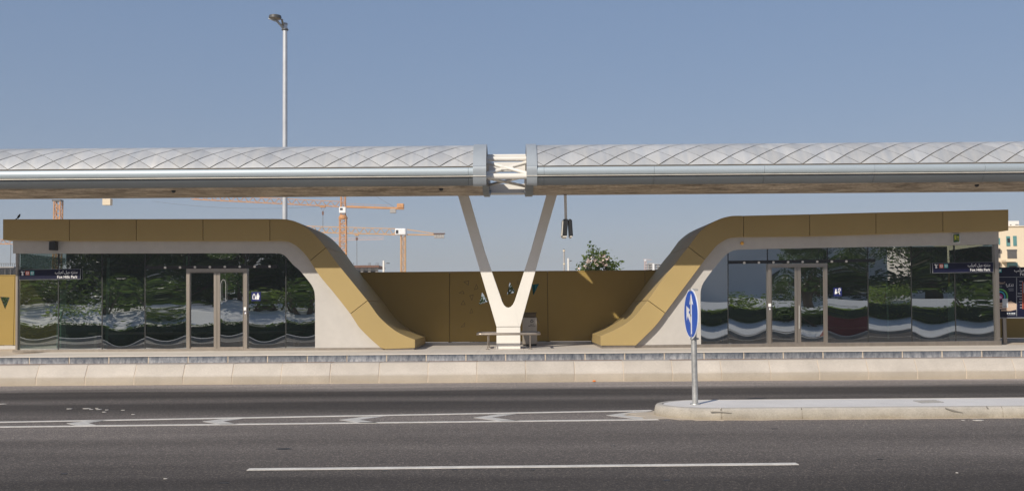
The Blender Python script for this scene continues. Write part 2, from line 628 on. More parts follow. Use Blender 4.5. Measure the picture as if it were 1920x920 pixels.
def tone_by_panel(m, a, b):
    nt = m.node_tree
    bs = nt.nodes['Principled BSDF']
    src = bs.inputs['Base Color'].links[0].from_socket
    oi = nt.nodes.new('ShaderNodeObjectInfo')
    mr = nt.nodes.new('ShaderNodeMapRange')
    mr.inputs[3].default_value = a
    mr.inputs[4].default_value = b
    nt.links.new(oi.outputs['Random'], mr.inputs[0])
    v = nt.nodes.new('ShaderNodeVectorMath')
    v.operation = 'SCALE'
    nt.links.new(src, v.inputs[0])
    nt.links.new(mr.outputs[0], v.inputs['Scale'])
    nt.links.new(v.outputs[0], bs.inputs['Base Color'])


for m_ in (m_gold, m_goldwall):
    tone_by_panel(m_, .955, 1.045)
tone_by_panel(m_kerb, .93, 1.05)
tone_by_panel(m_stone, .8, 1.25)

# ------------------------------------------------------------------ text
AR = {'م': 'FEE1', 'ن': 'FEE5', 'ت': 'FE95', 'ه': 'FEE9', 'ج': 'FE9D', 'ب': 'FE8F', 'ل': 'FEDD', 'ث': 'FE99', 'ع': 'FEC9', 'ي': 'FEF1', 'ك': 'FED9',
      'ز': 'FEAF', 'ذ': 'FEAB', 'ر': 'FEAD', 'ا': 'FE8D', 'د': 'FEA9', 'و': 'FEED'}
NJ = 'زذرادو'


def arab(s):
    ws = []
    for w in s.split(' '):
        g = []
        for i, c in enumerate(w):
            if c not in AR:
                g.append(c)
                continue
            p = i > 0 and w[i - 1] in AR and w[i - 1] not in NJ
            n = i < len(w) - 1 and w[i + 1] in AR and c not in NJ
            k = 3 if (p and n) else 1 if p else 2 if n else 0
            g.append(chr(int(AR[c], 16) + k))
        ws.append(''.join(reversed(g)))
    return ' '.join(reversed(ws))


def text(name, s, x, z, y, h, m, parent, align='LEFT', bold=0.0, width=None):
    cu = bpy.data.curves.new(name, 'FONT')
    cu.body = s
    cu.size = h
    cu.align_x = align
    cu.offset = bold * h
    cu.resolution_u = 3
    cu.extrude = 0.0008
    tmp = bpy.data.objects.new('tmp', cu)
    C.objects.link(tmp)
    dg = bpy.context.evaluated_depsgraph_get()
    me = bpy.data.meshes.new_from_object(tmp.evaluated_get(dg))
    bpy.data.objects.remove(tmp)
    xs = [v.co.x for v in me.vertices]
    k = width / (max(xs) - min(xs)) if width and xs else 1.0
    off = wloc(parent)
    for v in me.vertices:
        v.co = Vector((v.co.x * k, -v.co.z, v.co.y))
    me.name = name
    me.materials.clear()
    me.materials.append(m)
    o = bpy.data.objects.new(name, me)
    C.objects.link(o)
    o.parent = parent
    o.location = Vector((x, y, z)) - off
    return o


def holed(outer, holes, y0, y1):
    """flat panel of (x,z) with holes, as MB."""
    cu = bpy.data.curves.new('t', 'CURVE')
    cu.dimensions = '2D'
    cu.fill_mode = 'BOTH'
    cu.extrude = (y1 - y0) / 2
    for pl in [outer] + holes:
        sp = cu.splines.new('POLY')
        sp.points.add(len(pl) - 1)
        for i, p in enumerate(pl):
            sp.points[i].co = (p[0], p[1], 0, 1)
        sp.use_cyclic_u = True
    tmp = bpy.data.objects.new('tmp', cu)
    C.objects.link(tmp)
    me = bpy.data.meshes.new_from_object(tmp.evaluated_get(bpy.context.evaluated_depsgraph_get()))
    mb = MB()
    ym = (y0 + y1) / 2
    mb.add([(v.co.x, ym - v.co.z, v.co.y) for v in me.vertices], [tuple(p.vertices) for p in me.polygons])
    bpy.data.objects.remove(tmp)
    return mb


# ================================================================== THE SETTING
FZ = 0.376          # platform floor
tag(link('ground', MB().add([(-1450, -1450, -0.03), (1450, -1450, -0.03), (1450, 1450, -0.03), (-1450, 1450, -0.03)], [(0, 1, 2, 3)]), m_sand), kind='structure')
road = tag(link('road', MB().box(-90, 90, 1.2, 20.5, -0.02, 0.0), m_asph), kind='structure')

# ---- road markings (sheets 4 mm above the asphalt)
def sheet(pts, z=0.004):
    return MB().prismz([(p.x, p.y) for p in pts], 0.0005, z)


def wob(a, b, w, n=24):
    """long painted line from a to b with slightly uneven edges"""
    a, b = Vector((a.x, a.y)), Vector((b.x, b.y))
    d = (b - a)
    t = Vector((-d.y, d.x)).normalized()
    A, B = [], []
    for i in range(n + 1):
        p = a + d * (i / n)
        A.append(p + t * (w / 2 + random.uniform(-.006, .006)))
        B.append(p - t * (w / 2 + random.uniform(-.006, .006)))
    return [Vector((p.x, p.y, 0)) for p in A + B[::-1]]


la, lb = gp(465, 879.5), gp(1495, 869)
q = wob(la, lb, 0.115)
link('lane_line', sheet(q), m_paint, road)
ua, ub = gp(-60, 792), gp(1222, 769)
link('edge_line', sheet(wob(ua, ub, 0.12)), m_paint, road)
da, db = gp(-60, 800.6), gp(1234, 786)
link('edge_line', sheet(wob(da, db, 0.12)), m_paint, road)


def on(a, b, x):
    t = (x - a.x) / (b.x - a.x)
    return a.y + (b.y - a.y) * t


for ch in ([(125, 793.3), (163, 788.4), (200, 787.2), (165, 792.6), (180, 796.6), (142, 797)],
           [(380, 789.8), (417, 785), (457, 784.2), (418, 789.4), (445, 795), (413, 795)],
           [(636, 786.7), (683, 780.9), (723, 779.6), (673, 786.5), (710, 792.4), (677, 792.6)],
           [(888, 782.7), (933, 776.4), (968, 775.4), (922, 782.3), (975, 788.9), (940, 789.1)],
           [(1137, 778.3), (1187, 771.4), (1220, 770.5), (1167, 777.5), (1226, 784.6), (1190, 784.6)]):
    link('chevron_marking', sheet([gp(*q_) for q_ in ch]), m_paintworn, road)
# pale flecks dropped on the road
fl = MB()
for cx, cy, w in ((5, 757, 1.6), (131, 766, 1.3), (164, 765.5, 1.8), (171, 767, 1.2), (182, 765, .8), (186, 767, 1.3), (195, 772, 1.0), (200, 768, 1.0), (231, 768.5, .9), (250, 776.5, .8),
                  (310, 897, .45), (1835, 787.6, 1.8), (1806, 787.5, .7), (1795, 886, .4)):
    c = gp(cx, cy)
    n = 7
    k = 0.017 * w
    fl.prismz([(c.x + k * 2.2 * random.uniform(.6, 1.1) * math.cos(2 * math.pi * i / n), c.y + k * 1.6 * random.uniform(.6, 1.1) * math.sin(2 * math.pi * i / n)) for i in range(n)], 0.0005, 0.006)
tag(link('pale_fleck', fl, m_paintworn, road), kind='stuff')

# tar drips, scraps and rubber marks
fl = MB()
dr_ = random.Random(9)
for cx, cy, w in [(533, 841, 2.2), (120, 888, .9), (722, 882, .8), (853, 880, .9), (1150, 835, .7), (1452, 803, 1.0), (1000, 880, .6), (300, 845, .6), (1650, 860, .8), (420, 905, .9), (1250, 900, .8), (980, 745, .7), (610, 739, .7)]:
    c = gp(cx, cy)
    k = 0.02 * w
    fl.prismz([(c.x + k * 2.4 * dr_.uniform(.5, 1.2) * math.cos(2 * math.pi * i / 8), c.y + k * 1.5 * dr_.uniform(.5, 1.2) * math.sin(2 * math.pi * i / 8)) for i in range(8)], 0.0005, 0.003)
tag(link('tar_spot', fl, m_black, road), kind='stuff')

# ---- roadside kerb of precast units
kerb = bpy.data.objects.new('kerb', None)
C.objects.link(kerb)
kerb.location = (0, 20.5, 0)
tag(kerb, kind='structure')
kprof = [(20.5, -0.02), (20.5, 0.165), (20.515, 0.178), (20.60, 0.318), (20.645, 0.396), (20.66, 0.404), (20.95, 0.404), (20.95, -0.02)]
link('kerb_footing', MB().box(-60, 60, 20.53, 20.94, -0.02, 0.14), m_grout, kerb)
kj = MB()
kj.prismx([(p[0] + (0.006 if p[0] < 20.9 else -.01), p[1] - 0.006) for p in kprof], -60, 60)
link('mortar_joint', kj, m_grout, kerb)
kx0 = gp(2, 719.5).x % 0.985
vr = []
for v in range(5):
    mb = MB()
    pr = [(p[0] + random.uniform(-.004, .004), p[1] + random.uniform(-.003, .003)) for p in kprof]
    mb.prismx(pr, 0.005, 0.985 - 0.008)
    me = bpy.data.meshes.new('kerb_stone')
    me.from_pydata([(a, b - 20.5, c) for a, b, c in mb.v], [], mb.f)
    me.materials.append(m_kerb)
    vr.append(me)
for i in range(-32, 32):
    o = bpy.data.objects.new('kerb_stone', random.choice(vr))
    C.objects.link(o)
    o.parent = kerb
    o.location = (kx0 + i * 0.985, random.uniform(-.004, .004), random.uniform(-.003, .003))
    b = o.modifiers.new('bevel', 'BEVEL')
    b.width = 0.006
    b.segments = 1
    b.limit_method = 'ANGLE'

# ---- tram track
tag(link('track_bed', MB().box(-90, 90, 20.95, 25.42, -0.02, 0.12), m_track), kind='structure')
for y in (22.86, 24.30):
    rl = MB().prismx([(y - .07, .12), (y - .07, .135), (y - .012, .15), (y - .012, .205), (y - .036, .21), (y - .036, .244), (y + .036, .244), (y + .036, .21),
                      (y + .012, .205), (y + .012, .15), (y + .07, .135), (y + .07, .12)], -90, 90)
    tag(link('tram_rail', rl, m_rail, origin=(0, y, .12)), 'rusty steel tram rail running along the foot of the %s' % ('dark stone platform edge' if y > 24 else 'roadside kerb, hidden behind its top'), 'rail', 'rails of the tram track')

# ---- platform
plat = tag(link('platform', MB().box(-60, 60, 25.412, 34, -0.02, FZ - 0.022), m_grout, origin=(0, 25.43, 0)), kind='structure')
sw = 0.99
sx0 = pt(55, 668, 25.4).x
me_s = []
for v in range(4):
    mb = MB().box(0.016, sw - 0.016, -0.03, 0.06, 0.10, FZ - 0.024)
    me = bpy.data.meshes.new('edge_stone')
    me.from_pydata(mb.v, [], mb.f)
    me.materials.append(m_stone)
    me_s.append(me)
for i in range(-18, 46):
    o = bpy.data.objects.new('edge_stone', random.choice(me_s))
    C.objects.link(o)
    o.parent = plat
    o.location = (sx0 + i * sw, random.uniform(-.004, .004), 0)
link('coping_strip', MB().box(-60, 60, 25.380, 25.75, FZ - 0.0225, FZ), m_pave, plat)
tl = MB()
x = -16.0
while x < 17:
    tl.box(x, x + 0.055, 25.78, 25.86, FZ - 0.02, FZ - 0.005)
    x += 0.11
link('drain_channel', MB().box(-60, 60, 25.752, 25.89, FZ - .03, FZ - .016), m_dark, plat)
tag(link('drain_slot_bar', tl, m_pave, plat), kind='stuff')
rows = [(25.89, 26.75), (26.755, 27.62), (27.625, 28.49), (28.495, 29.36), (29.365, 30.23), (30.235, 31.3)]
slabs = []
for y0, y1 in rows:
    me = bpy.data.meshes.new('paving_slab')
    mb = MB().box(0.003, 1.197, 0, y1 - y0, -0.03, 0)
    me.from_pydata(mb.v, [], mb.f)
    me.materials.append(m_pave)
    slabs.append(me)
for j, (y0, y1) in enumerate(rows):
    xs = (-14, 16) if j < 3 else (-4, 4)
    for i in range(int(xs[0] / 1.2), int(xs[1] / 1.2) + 1):
        o = bpy.data.objects.new('paving_slab', slabs[j])
        C.objects.link(o)
        o.parent = plat
        o.location = (i * 1.2 + 0.3, y0 - 25.43, FZ + random.uniform(-.0015, .0))

# ---- traffic island with rounded nose
IZ = 0.15
isl = bpy.data.objects.new('traffic_island', None)
C.objects.link(isl)
tag(isl, kind='structure')
yf, yb = 13.35, 14.72
rn = (yb - yf) / 2
xn = gp(1228, 768, 0.0).x
ym = (yf + yb) / 2
isl.location = (xn + rn, ym, 0)


def nose(r, xe, x0=None, n=18):
    c = xn + rn
    out = [(xe, ym + r)]
    for i in range(n + 1):
        a = math.pi / 2 + math.pi * i / n
        out.append((c + r * math.cos(a) * 1.15, ym + r * math.sin(a)))
    out.append((xe, ym - r))
    return out


link('island_bed', MB().prismz(nose(rn - 0.012, 30), -0.01, IZ - 0.03), m_islandk, isl)
link('island_top', MB().prismz(nose(rn - 0.11, 30), -0.01, IZ - 0.004), m_island, isl)


def kerb_piece(path, name='island_kerb_stone'):
    """kerb unit following a plan path; section 0.11 wide with a rounded top outer edge"""
    prof = [(0, -0.01), (0.0, 0.05), (0.012, IZ - 0.035), (0.035, IZ - 0.006), (0.06, IZ), (0.113, IZ), (0.113, -0.01)]
    mb = MB()
    n = len(prof)
    for i, (p, t) in enumerate(path):
        for o_, z in prof:
            mb.v.append((p[0] + t[0] * o_, p[1] + t[1] * o_, z))
    for i in range(len(path) - 1):
        for k in range(n):
            k2 = (k + 1) % n
            mb.f.append((i * n + k, i * n + k2, (i + 1) * n + k2, (i + 1) * n + k))
    mb.f.append(tuple(range(n - 1, -1, -1)))
    mb.f.append(tuple((len(path) - 1) * n + k for k in range(n)))
    return link(name, mb, m_islandk, isl, smooth='auto')


def arc(a0, a1, n=8):
    c = xn + rn
    o = []
    for i in range(n + 1):
        a = a0 + (a1 - a0) * i / n
        o.append(((c + rn * math.cos(a) * 1.15, ym + rn * math.sin(a)), (-math.cos(a), -math.sin(a))))
    return o


e_ = 0.006
kerb_piece(arc(R(90), R(178)))
kerb_piece(arc(R(179), R(269)))
x = xn + rn
xs_ = [x, gp(1501, 770, .1).x - 0.0]
xx = x
L_ = [xs_[1] - x] + [2.62] * 8
for ln in L_:
    kerb_piece([((xx + e_, yf), (0, 1)), ((xx + ln - e_, yf), (0, 1))])
    kerb_piece([((xx + ln - e_, yb), (0, -1)), ((xx + e_, yb), (0, -1))])
    xx += ln
# tyre scuffs on the island kerb
for pts in ([(1772, 763.5), (1790, 768.5), (1806, 772.5), (1806, 773.6), (1786, 770.8), (1773, 765.2)], [(1850, 760.5), (1853.5, 765), (1852.6, 766), (1848.8, 761)],
            [(1332, 771.2), (1352, 770.8), (1372, 773.4), (1371, 774.2), (1350, 772.6), (1333, 772.4)]):
    link('tyre_scuff', MB().prism(xz(pts, yf), yf - .003, yf + .004), m_scuff, isl)
# dusty sand swept round the nose
a_ = []
for i in range(25):
    t = math.pi * (0.55 + 0.95 * i / 24)
    rr = rn + random.uniform(.02, .16) + (0.25 if 8 < i < 17 else 0) * random.uniform(.4, 1)
    a_.append((xn + rn + rr * math.cos(t) * 1.15, ym + rr * math.sin(t)))
a_ += [(xn + rn + (rn - .05) * 1.15 * math.cos(math.pi * (0.55 + 0.95 * i / 24)), ym + (rn - .05) * math.sin(math.pi * (0.55 + 0.95 * i / 24))) for i in range(24, -1, -1)]
tag(link('swept_sand', MB().prismz(a_, 0.0006, 0.007), m_sand), kind='stuff')
sd = MB()
top = []
n = 160
for i in range(n):
    X = xn + rn + 12 * i / n
    top.append((X, yf - 0.03 - 0.10 * max(0, noise.noise((X * 1.7, 0, 3))) - random.uniform(0, .02)))
sd.prismz(top + [(top[-1][0], yf + 0.02), (top[0][0], yf + 0.02)], 0.0006, 0.006)
tag(link('gutter_sand', sd, m_sand), kind='stuff')
sd = MB()
top = []
for i in range(300):
    X = -15 + 31 * i / 299
    top.append((X, 20.47 - 0.09 * max(0, noise.noise((X * 1.3, 5, 3))) - random.uniform(0, .02)))
sd.prismz(top + [(top[-1][0], 20.52), (top[0][0], 20.52)], 0.0006, 0.006)
tag(link('gutter_sand', sd, m_sand), kind='stuff')
# hatch on the island
hc = [gp(1712, 750.4, IZ), gp(1753, 749.3, IZ), gp(1770, 753.6, IZ), gp(1728, 754.6, IZ)]
hx = MB().prismz([(p.x, p.y) for p in hc], IZ - 0.003, IZ + 0.002)
ht = tag(link('access_hatch', hx, m_galv, origin=hc[0]), 'patterned grey access hatch set flush in the concrete traffic island', 'hatch')
cx_ = sum((p for p in hc), Vector()) / 4
rg = MB()
for i in range(6):
    for j in range(4):
        a = hc[0].lerp(hc[1], (i + .5) / 6).lerp(hc[3].lerp(hc[2], (i + .5) / 6), (j + .5) / 4)
        rg.box(a.x - .03, a.x + .03, a.y - .02, a.y + .02, IZ + .002, IZ + .006)
tag(link('tread_stud', rg, m_conc, ht), kind='stuff')

# ---- side of the street behind the photographer (seen in the glass)
near = tag(link('sidewalk', MB().box(-90, 90, -1.0, 1.05, -0.02, 0.15), m_pave2), kind='structure')
link('near_kerb', MB().box(-90, 90, 1.05, 1.2, -0.02, 0.155), m_kerb, near)
def bank_z(X, Y):
    t = min(1, max(0, (-2.6 - Y) / 9.5))
    return 0.12 + 1.85 * (0.5 * t + 0.5 * t * t * (3 - 2 * t)) + 0.07 * noise.noise((X * .2, Y * .2, 0))


bank = MB()
nx, ny = 60, 14
for j in range(ny + 1):
    for i in range(nx + 1):
        X = -90 + 180 * i / nx
        Y = -2.4 - 34 * j / ny
        t = j / ny
        bank.v.append((X, Y, bank_z(X, Y)))
for j in range(ny):
    for i in range(nx):
        a = j * (nx + 1) + i
        bank.f.append((a, a + nx + 1, a + nx + 2, a + 1))
m_bank = mat('pale_plaza', (0.66, 0.64, 0.61), 0.8, 0, 0.1, 0.5)
tag(link('paved_bank', bank, m_bank), kind='structure')

# ================================================================== BACK WALL
WD = 31.4
wall = thing('screen_wall', 'long bronze panelled wall with cut-out triangles running behind both glass shelters', 'wall', (0, WD, FZ))
zt = pt(957, 508, WD).z
jx = [pt(p, 560, WD).x for p in (-160, 27 - 0, 210, 393, 576, 659, 843, 1027, 1210, 1394, 1578, 1762, 1946, 2130)]
TRI_H = [[(903.8, 547.7), (897.9, 570.8), (915.5, 564.7)], [(955.6, 528.7), (950.6, 552.3), (966.3, 547.7)], [(996.8, 533.3), (1010.6, 531.8), (1000, 553.6)],
         [(929, 552), (943, 561), (931, 573)], [(0, 556), (18.7, 557), (9.5, 579.5)], [(19.5, 603.7), (26, 595), (26.3, 604.5)]]
TRI_G = [[(869, 528), (879.5, 525.5), (878.5, 535)], [(893.2, 531.8), (888.6, 543.5), (897, 540.6)], [(860, 549), (868, 544.4), (871, 551)], [(880, 553.6), (888, 552), (885, 563.7)],
         [(868.4, 562), (864, 571), (873.3, 571)], [(884, 577.6), (880.3, 587), (887.4, 586)], [(863.7, 613), (872, 603.5), (871, 612)], [(968.5, 527), (974.5, 527.5), (971.5, 534)]]


def z_at(px, py, d):
    q = pt(px, py, d)
    return (q.x, q.z)


hx_ = [[z_at(a, b, WD) for a, b in t] for t in TRI_H]
gx_ = [[z_at(a, b, WD) for a, b in t] for t in TRI_G]
for i in range(len(jx) - 1):
    x0, x1 = jx[i] + .007, jx[i + 1] - .007
    hol = [t for t in hx_ if min(p[0] for p in t) > x0 and max(p[0] for p in t) < x1]
    rect = [(x0, FZ + .10), (x1, FZ + .10), (x1, zt - .035), (x0, zt - .035)]
    mb = holed(rect, hol, WD, WD + .05) if hol else MB().prism(rect, WD, WD + .05)
    link('wall_panel', mb, m_goldwall, wall)
bk = []
bx0, bx1 = jx[0], jx[-1]
wins = [[(min(p[0] for p in t) - .12, min(p[1] for p in t) - .12, max(p[0] for p in t) + .12, max(p[1] for p in t) + .12)] for t in hx_]
# posts behind the joints carry the panels
for x in jx:
    bk.append(x)
pm = MB()
for x in bk:
    pm.box(x - .05, x + .05, WD + .055, WD + .15, FZ, zt - .04)
link('wall_post', pm, m_slot, wall)
link('wall_cap', MB().box(jx[0], jx[-1], WD - .012, WD + .16, zt - .03, zt), m_goldwall, wall)
link('wall_base', MB().box(jx[0], jx[-1], WD - .03, WD + .2, FZ - .02, FZ + .085), m_white, wall)
for t in gx_:
    c = (sum(p[0] for p in t) / 3, sum(p[1] for p in t) / 3)
    inn = [(c[0] + (p[0] - c[0]) * .70, c[1] + (p[1] - c[1]) * .70) for p in t]
    link('triangle_groove', MB().ring(t, inn, WD - .003, WD + .01), m_groove, wall)

# ================================================================== SHELTERS
GD, WH, GL = 28.0, 28.2, 28.3


def lerp2(a, b, t):
    return (a[0] + (b[0] - a[0]) * t, a[1] + (b[1] - a[1]) * t)


def trim(poly, a, b):
    """move first/last point of an open polyline inwards by a/b metres"""
    p = list(poly)
    for end, dd in ((0, a), (-1, b)):
        q = p[1] if end == 0 else p[-2]
        e = p[end]
        l = math.hypot(q[0] - e[0], q[1] - e[1])
        if l > dd * 1.5:
            p[end] = lerp2(e, q, dd / l)
    return p


def smooth_line(p, n=4):
    """catmull-rom through the points"""
    o = []
    for i in range(len(p) - 1):
        p0, p1, p2, p3 = p[max(i - 1, 0)], p[i], p[i + 1], p[min(i + 2, len(p) - 1)]
        for k in range(n):
            t = k / n
            o.append(tuple(.5 * ((2 * p1[c]) + (-p0[c] + p2[c]) * t + (2 * p0[c] - 5 * p1[c] + 4 * p2[c] - p3[c]) * t * t + (-p0[c] + 3 * p1[c] - 3 * p2[c] + p3[c]) * t ** 3) for c in (0, 1)))
    o.append(p[-1])
    return o


def pane(name, quad, y, parent, amp, seed, nu=14, nv=22, waves=0.0006):
    """quad: four (x,z) corners bl, br, tr, tl; a float glass unit pulled in a little in the middle"""
    pr_ = random.Random(seed * 13 + 5)
    amp *= pr_.uniform(.3, .95)
    tx, tz = pr_.gauss(0, .0013), pr_.gauss(0, .0022)
    asym = pr_.uniform(-.35, .35)
    mb = MB()
    for j in range(nv + 1):
        for i in range(nu + 1):
            u, v = i / nu, j / nv
            a = lerp2(quad[0], quad[1], u)
            b = lerp2(quad[3], quad[2], u)
            p = lerp2(a, b, v)
            U, V = 2 * u - 1, 2 * v - 1
            d = .6 * amp * (1 - U * U) * (1 - V * V) * (1 + asym * U + .4 * asym * V) + tx * U + tz * V
            d += waves * noise.noise((p[0] * 1.1 + seed * 7, p[1] * 1.3, seed)) * (1 - V ** 6)
            mb.v.append((p[0], y + d, p[1]))
    for j in range(nv):
        for i in range(nu):
            a = j * (nu + 1) + i
            mb.f.append((a, a + 1, a + nu + 2, a + nu + 1))
    return link(name, mb, m_glass, parent, smooth=True)


def shelter(S):
    base = pt(S['base'][0], S['base'][1], GD)
    t = thing('tram_shelter', S['label'], 'shelter', (base.x, GD, FZ), 'glass shelters on the tram platform')
    # gold band: every cladding panel runs back to the wall
    for k, (outer, inner, sm) in enumerate(S['panels']):
        po, pi = (smooth_line(outer), smooth_line(inner)) if sm else (outer, inner)
        po, pi = trim(xz(po, GD), .007, .007), trim(xz(pi, GD), .007, .007)
        link('cladding_panel', MB().prism(po + pi[::-1], GD, 31.36 - 0.003 * (k % 2)), m_gold, t, bevel=.006)
    # dark backing seen in the joints
    # pale front frame
    w = S['white_out'] + S['white_in'][::-1]
    link('front_frame', MB().prism(xz(w, WH), WH, WH + .22), m_white, t, bevel=.004)
    # plinth
    pl = xz(S['plinth'], WH)
    link('plinth', MB().prism([pl[0], pl[1], (pl[1][0], FZ), (pl[0][0], FZ)], WH - .02, WH + .2), m_steel, t)
    for a, b in S['feet']:
        q = xz([a, b], GD)
        link('foot_plinth', MB().box(q[0][0], q[1][0], GD + .06, 31.3, FZ - .01, q[0][1] + .03), m_steel, t)
    # glazing
    for k, (q4, amp) in enumerate(S['panes']):
        pane('glass_pane', xz(q4, GL), GL, t, amp, S['seed'] + k)
    for (a, b) in S['mullions']:
        q = xz([a, b], GL)
        link('mullion', MB().bar((q[0][0], GL + .02, q[0][1]), (q[1][0], GL + .02, q[1][1]), .028, .05, up=(0, 1, 0)), m_sil, t)
    e = xz(S['end'], WH)
    link('corner_post', MB().prism(e, WH + .02, WH + .14), m_steel, t)
    ex = (e[0][0] + e[1][0]) / 2
    pn = MB().add([(ex, WH + .15, FZ + .1), (ex, 31.2, FZ + .1), (ex, 31.2, e[2][1]), (ex, WH + .15, e[2][1])], [(0, 1, 2, 3)])
    link('side_pane', pn, m_glass, t)
    # interior
    x0, x1 = S['inx']
    link('inner_floor', MB().box(x0, x1, GL + .2, 31.28, FZ - .01, FZ + .02), m_conc, t)
    link('inner_back', MB().box(x0, x1, 31.26, 31.34, FZ + .02, 3.3), m_int, t)
    bn = MB().box(x0 + 1.0, x1 - 1.0, 30.6, 31.1, FZ + .42, FZ + .48)
    for x in (x0 + 1.2, (x0 + x1) / 2, x1 - 1.2):
        bn.box(x - .04, x + .04, 30.65, 31.05, FZ + .02, FZ + .42)
    link('bench', bn, m_steel, t)
    for (a, b, dep) in S['fins']:
        q = xz([a, b], GL)
        link('glass_fin', MB().box(q[0][0], q[1][0], GL + dep, GL + dep + .02, q[1][1], q[0][1]), m_fin, t)
    # header rail with bolts
    q = xz(S['rail'], GL)
    hr = link('header_rail', MB().bar((q[0][0], GL - .045, q[0][1]), (q[1][0], GL - .045, q[1][1]), .03, .085 if not S['railthin'] else .085, up=(0, 0, 1)), m_black, t)
    n = S['nb']
    for i in range(n):
        p = pt(*lerp2(S['b0'], S['b1'], i / (n - 1)), GL - .075)
        b = MB()
        b.tube([(p.x, GL - .055, p.z), (p.x, GL - .062, p.z), (p.x, GL - .085, p.z), (p.x, GL - .095, p.z)], [.024, .034, .034, .020], 12)
        link('bolt', b, m_vpaint, hr, smooth='auto')
    # doors
    D = S['door']
    o4, i4 = xz(D['outer'], GL - .1), xz(D['inner'], GL - .1)
    fr = MB().prism([o4[0], i4[0], i4[3], o4[3]], GL - .11, GL + .05)
    fr.prism([i4[1], o4[1], o4[2], i4[2]], GL - .11, GL + .05)
    fr.prism([i4[3], i4[2], o4[2], o4[3]], GL - .108, GL + .048)
    link('door_frame', fr, m_steel, t)
    for li, (o, ii) in enumerate(D['leaves']):
        oq, iq = xz(o, GL - .06), xz(ii, GL - .06)
        lf = link('door_leaf', MB().ring(oq, iq, GL - .07, GL - .02), m_steel, t)
        pane('door_pane', iq, GL - .045, lf, .005, S['seed'] + 20 + li, waves=.001)
        if li == D['handle']:
            hh = xz(D['hpath'], GL - .12)
            link('pull_handle', MB().tube([(p[0], GL - .12, p[1]) for p in hh], .009, 6), m_galv, lf, smooth='auto')
    q = xz(D['button'], GL - .11)
    bt = link('call_button', MB().prism(q, GL - .135, GL - .11), m_print, t)
    q = xz(D['sticker'], GL - .11)
    link('push_sticker', MB().prism(q, GL - .113, GL - .11), m_navyb, t)
    c = ((q[0][0] + q[2][0]) / 2, (q[0][1] + q[2][1]) / 2)
    link('hand_symbol', MB().prism([(c[0] - .018, c[1] - .03), (c[0] + .018, c[1] - .03), (c[0] + .022, c[1] + .005), (c[0] + .006, c[1] + .01), (c[0] + .002, c[1] + .04), (c[0] - .006, c[1] + .04), (c[0] - .008, c[1] + .005), (c[0] - .02, c[1] - .005)],
                                      GL - .117, GL - .114), m_print, t)
    return t


fas = [5, 130, 255.5, 380.5, 506]


def ltop(x):
    return 411 - (x - 5) * 0.8 / 500


lp = []
for a, b in zip(fas[:-1], fas[1:]):
    lp.append(([(a, ltop(a)), (b, ltop(b))], [(a, 449.6 if a == 5 else 451.2), (b, 451.2)], False))
lp.append(([(506, 410.2), (520, 410.3), (532, 410.8), (543, 412.2), (556, 416), (570, 423.8), (582.6, 433), (594.8, 445), (611, 464)],
           [(506, 451.2), (520, 450.9), (530, 451.2), (541, 453.2), (553, 459), (563, 467), (575, 480), (581, 488.7)], True))
lp.append(([(611, 464), (629.6, 490), (653, 519), (689, 563.2)], [(581, 488.7), (600, 517.5), (625, 547.5), (657, 588)], True))
lp.append((smooth_line([(689, 563.2), (698, 576), (710, 592.3), (725, 607), (742, 620), (760, 629.3), (778, 636.3)]) + [(778, 652.2)],
           smooth_line([(657, 588), (666, 602), (675, 615), (695, 635), (713.75, 651.6)]) + [(722, 654)], False))

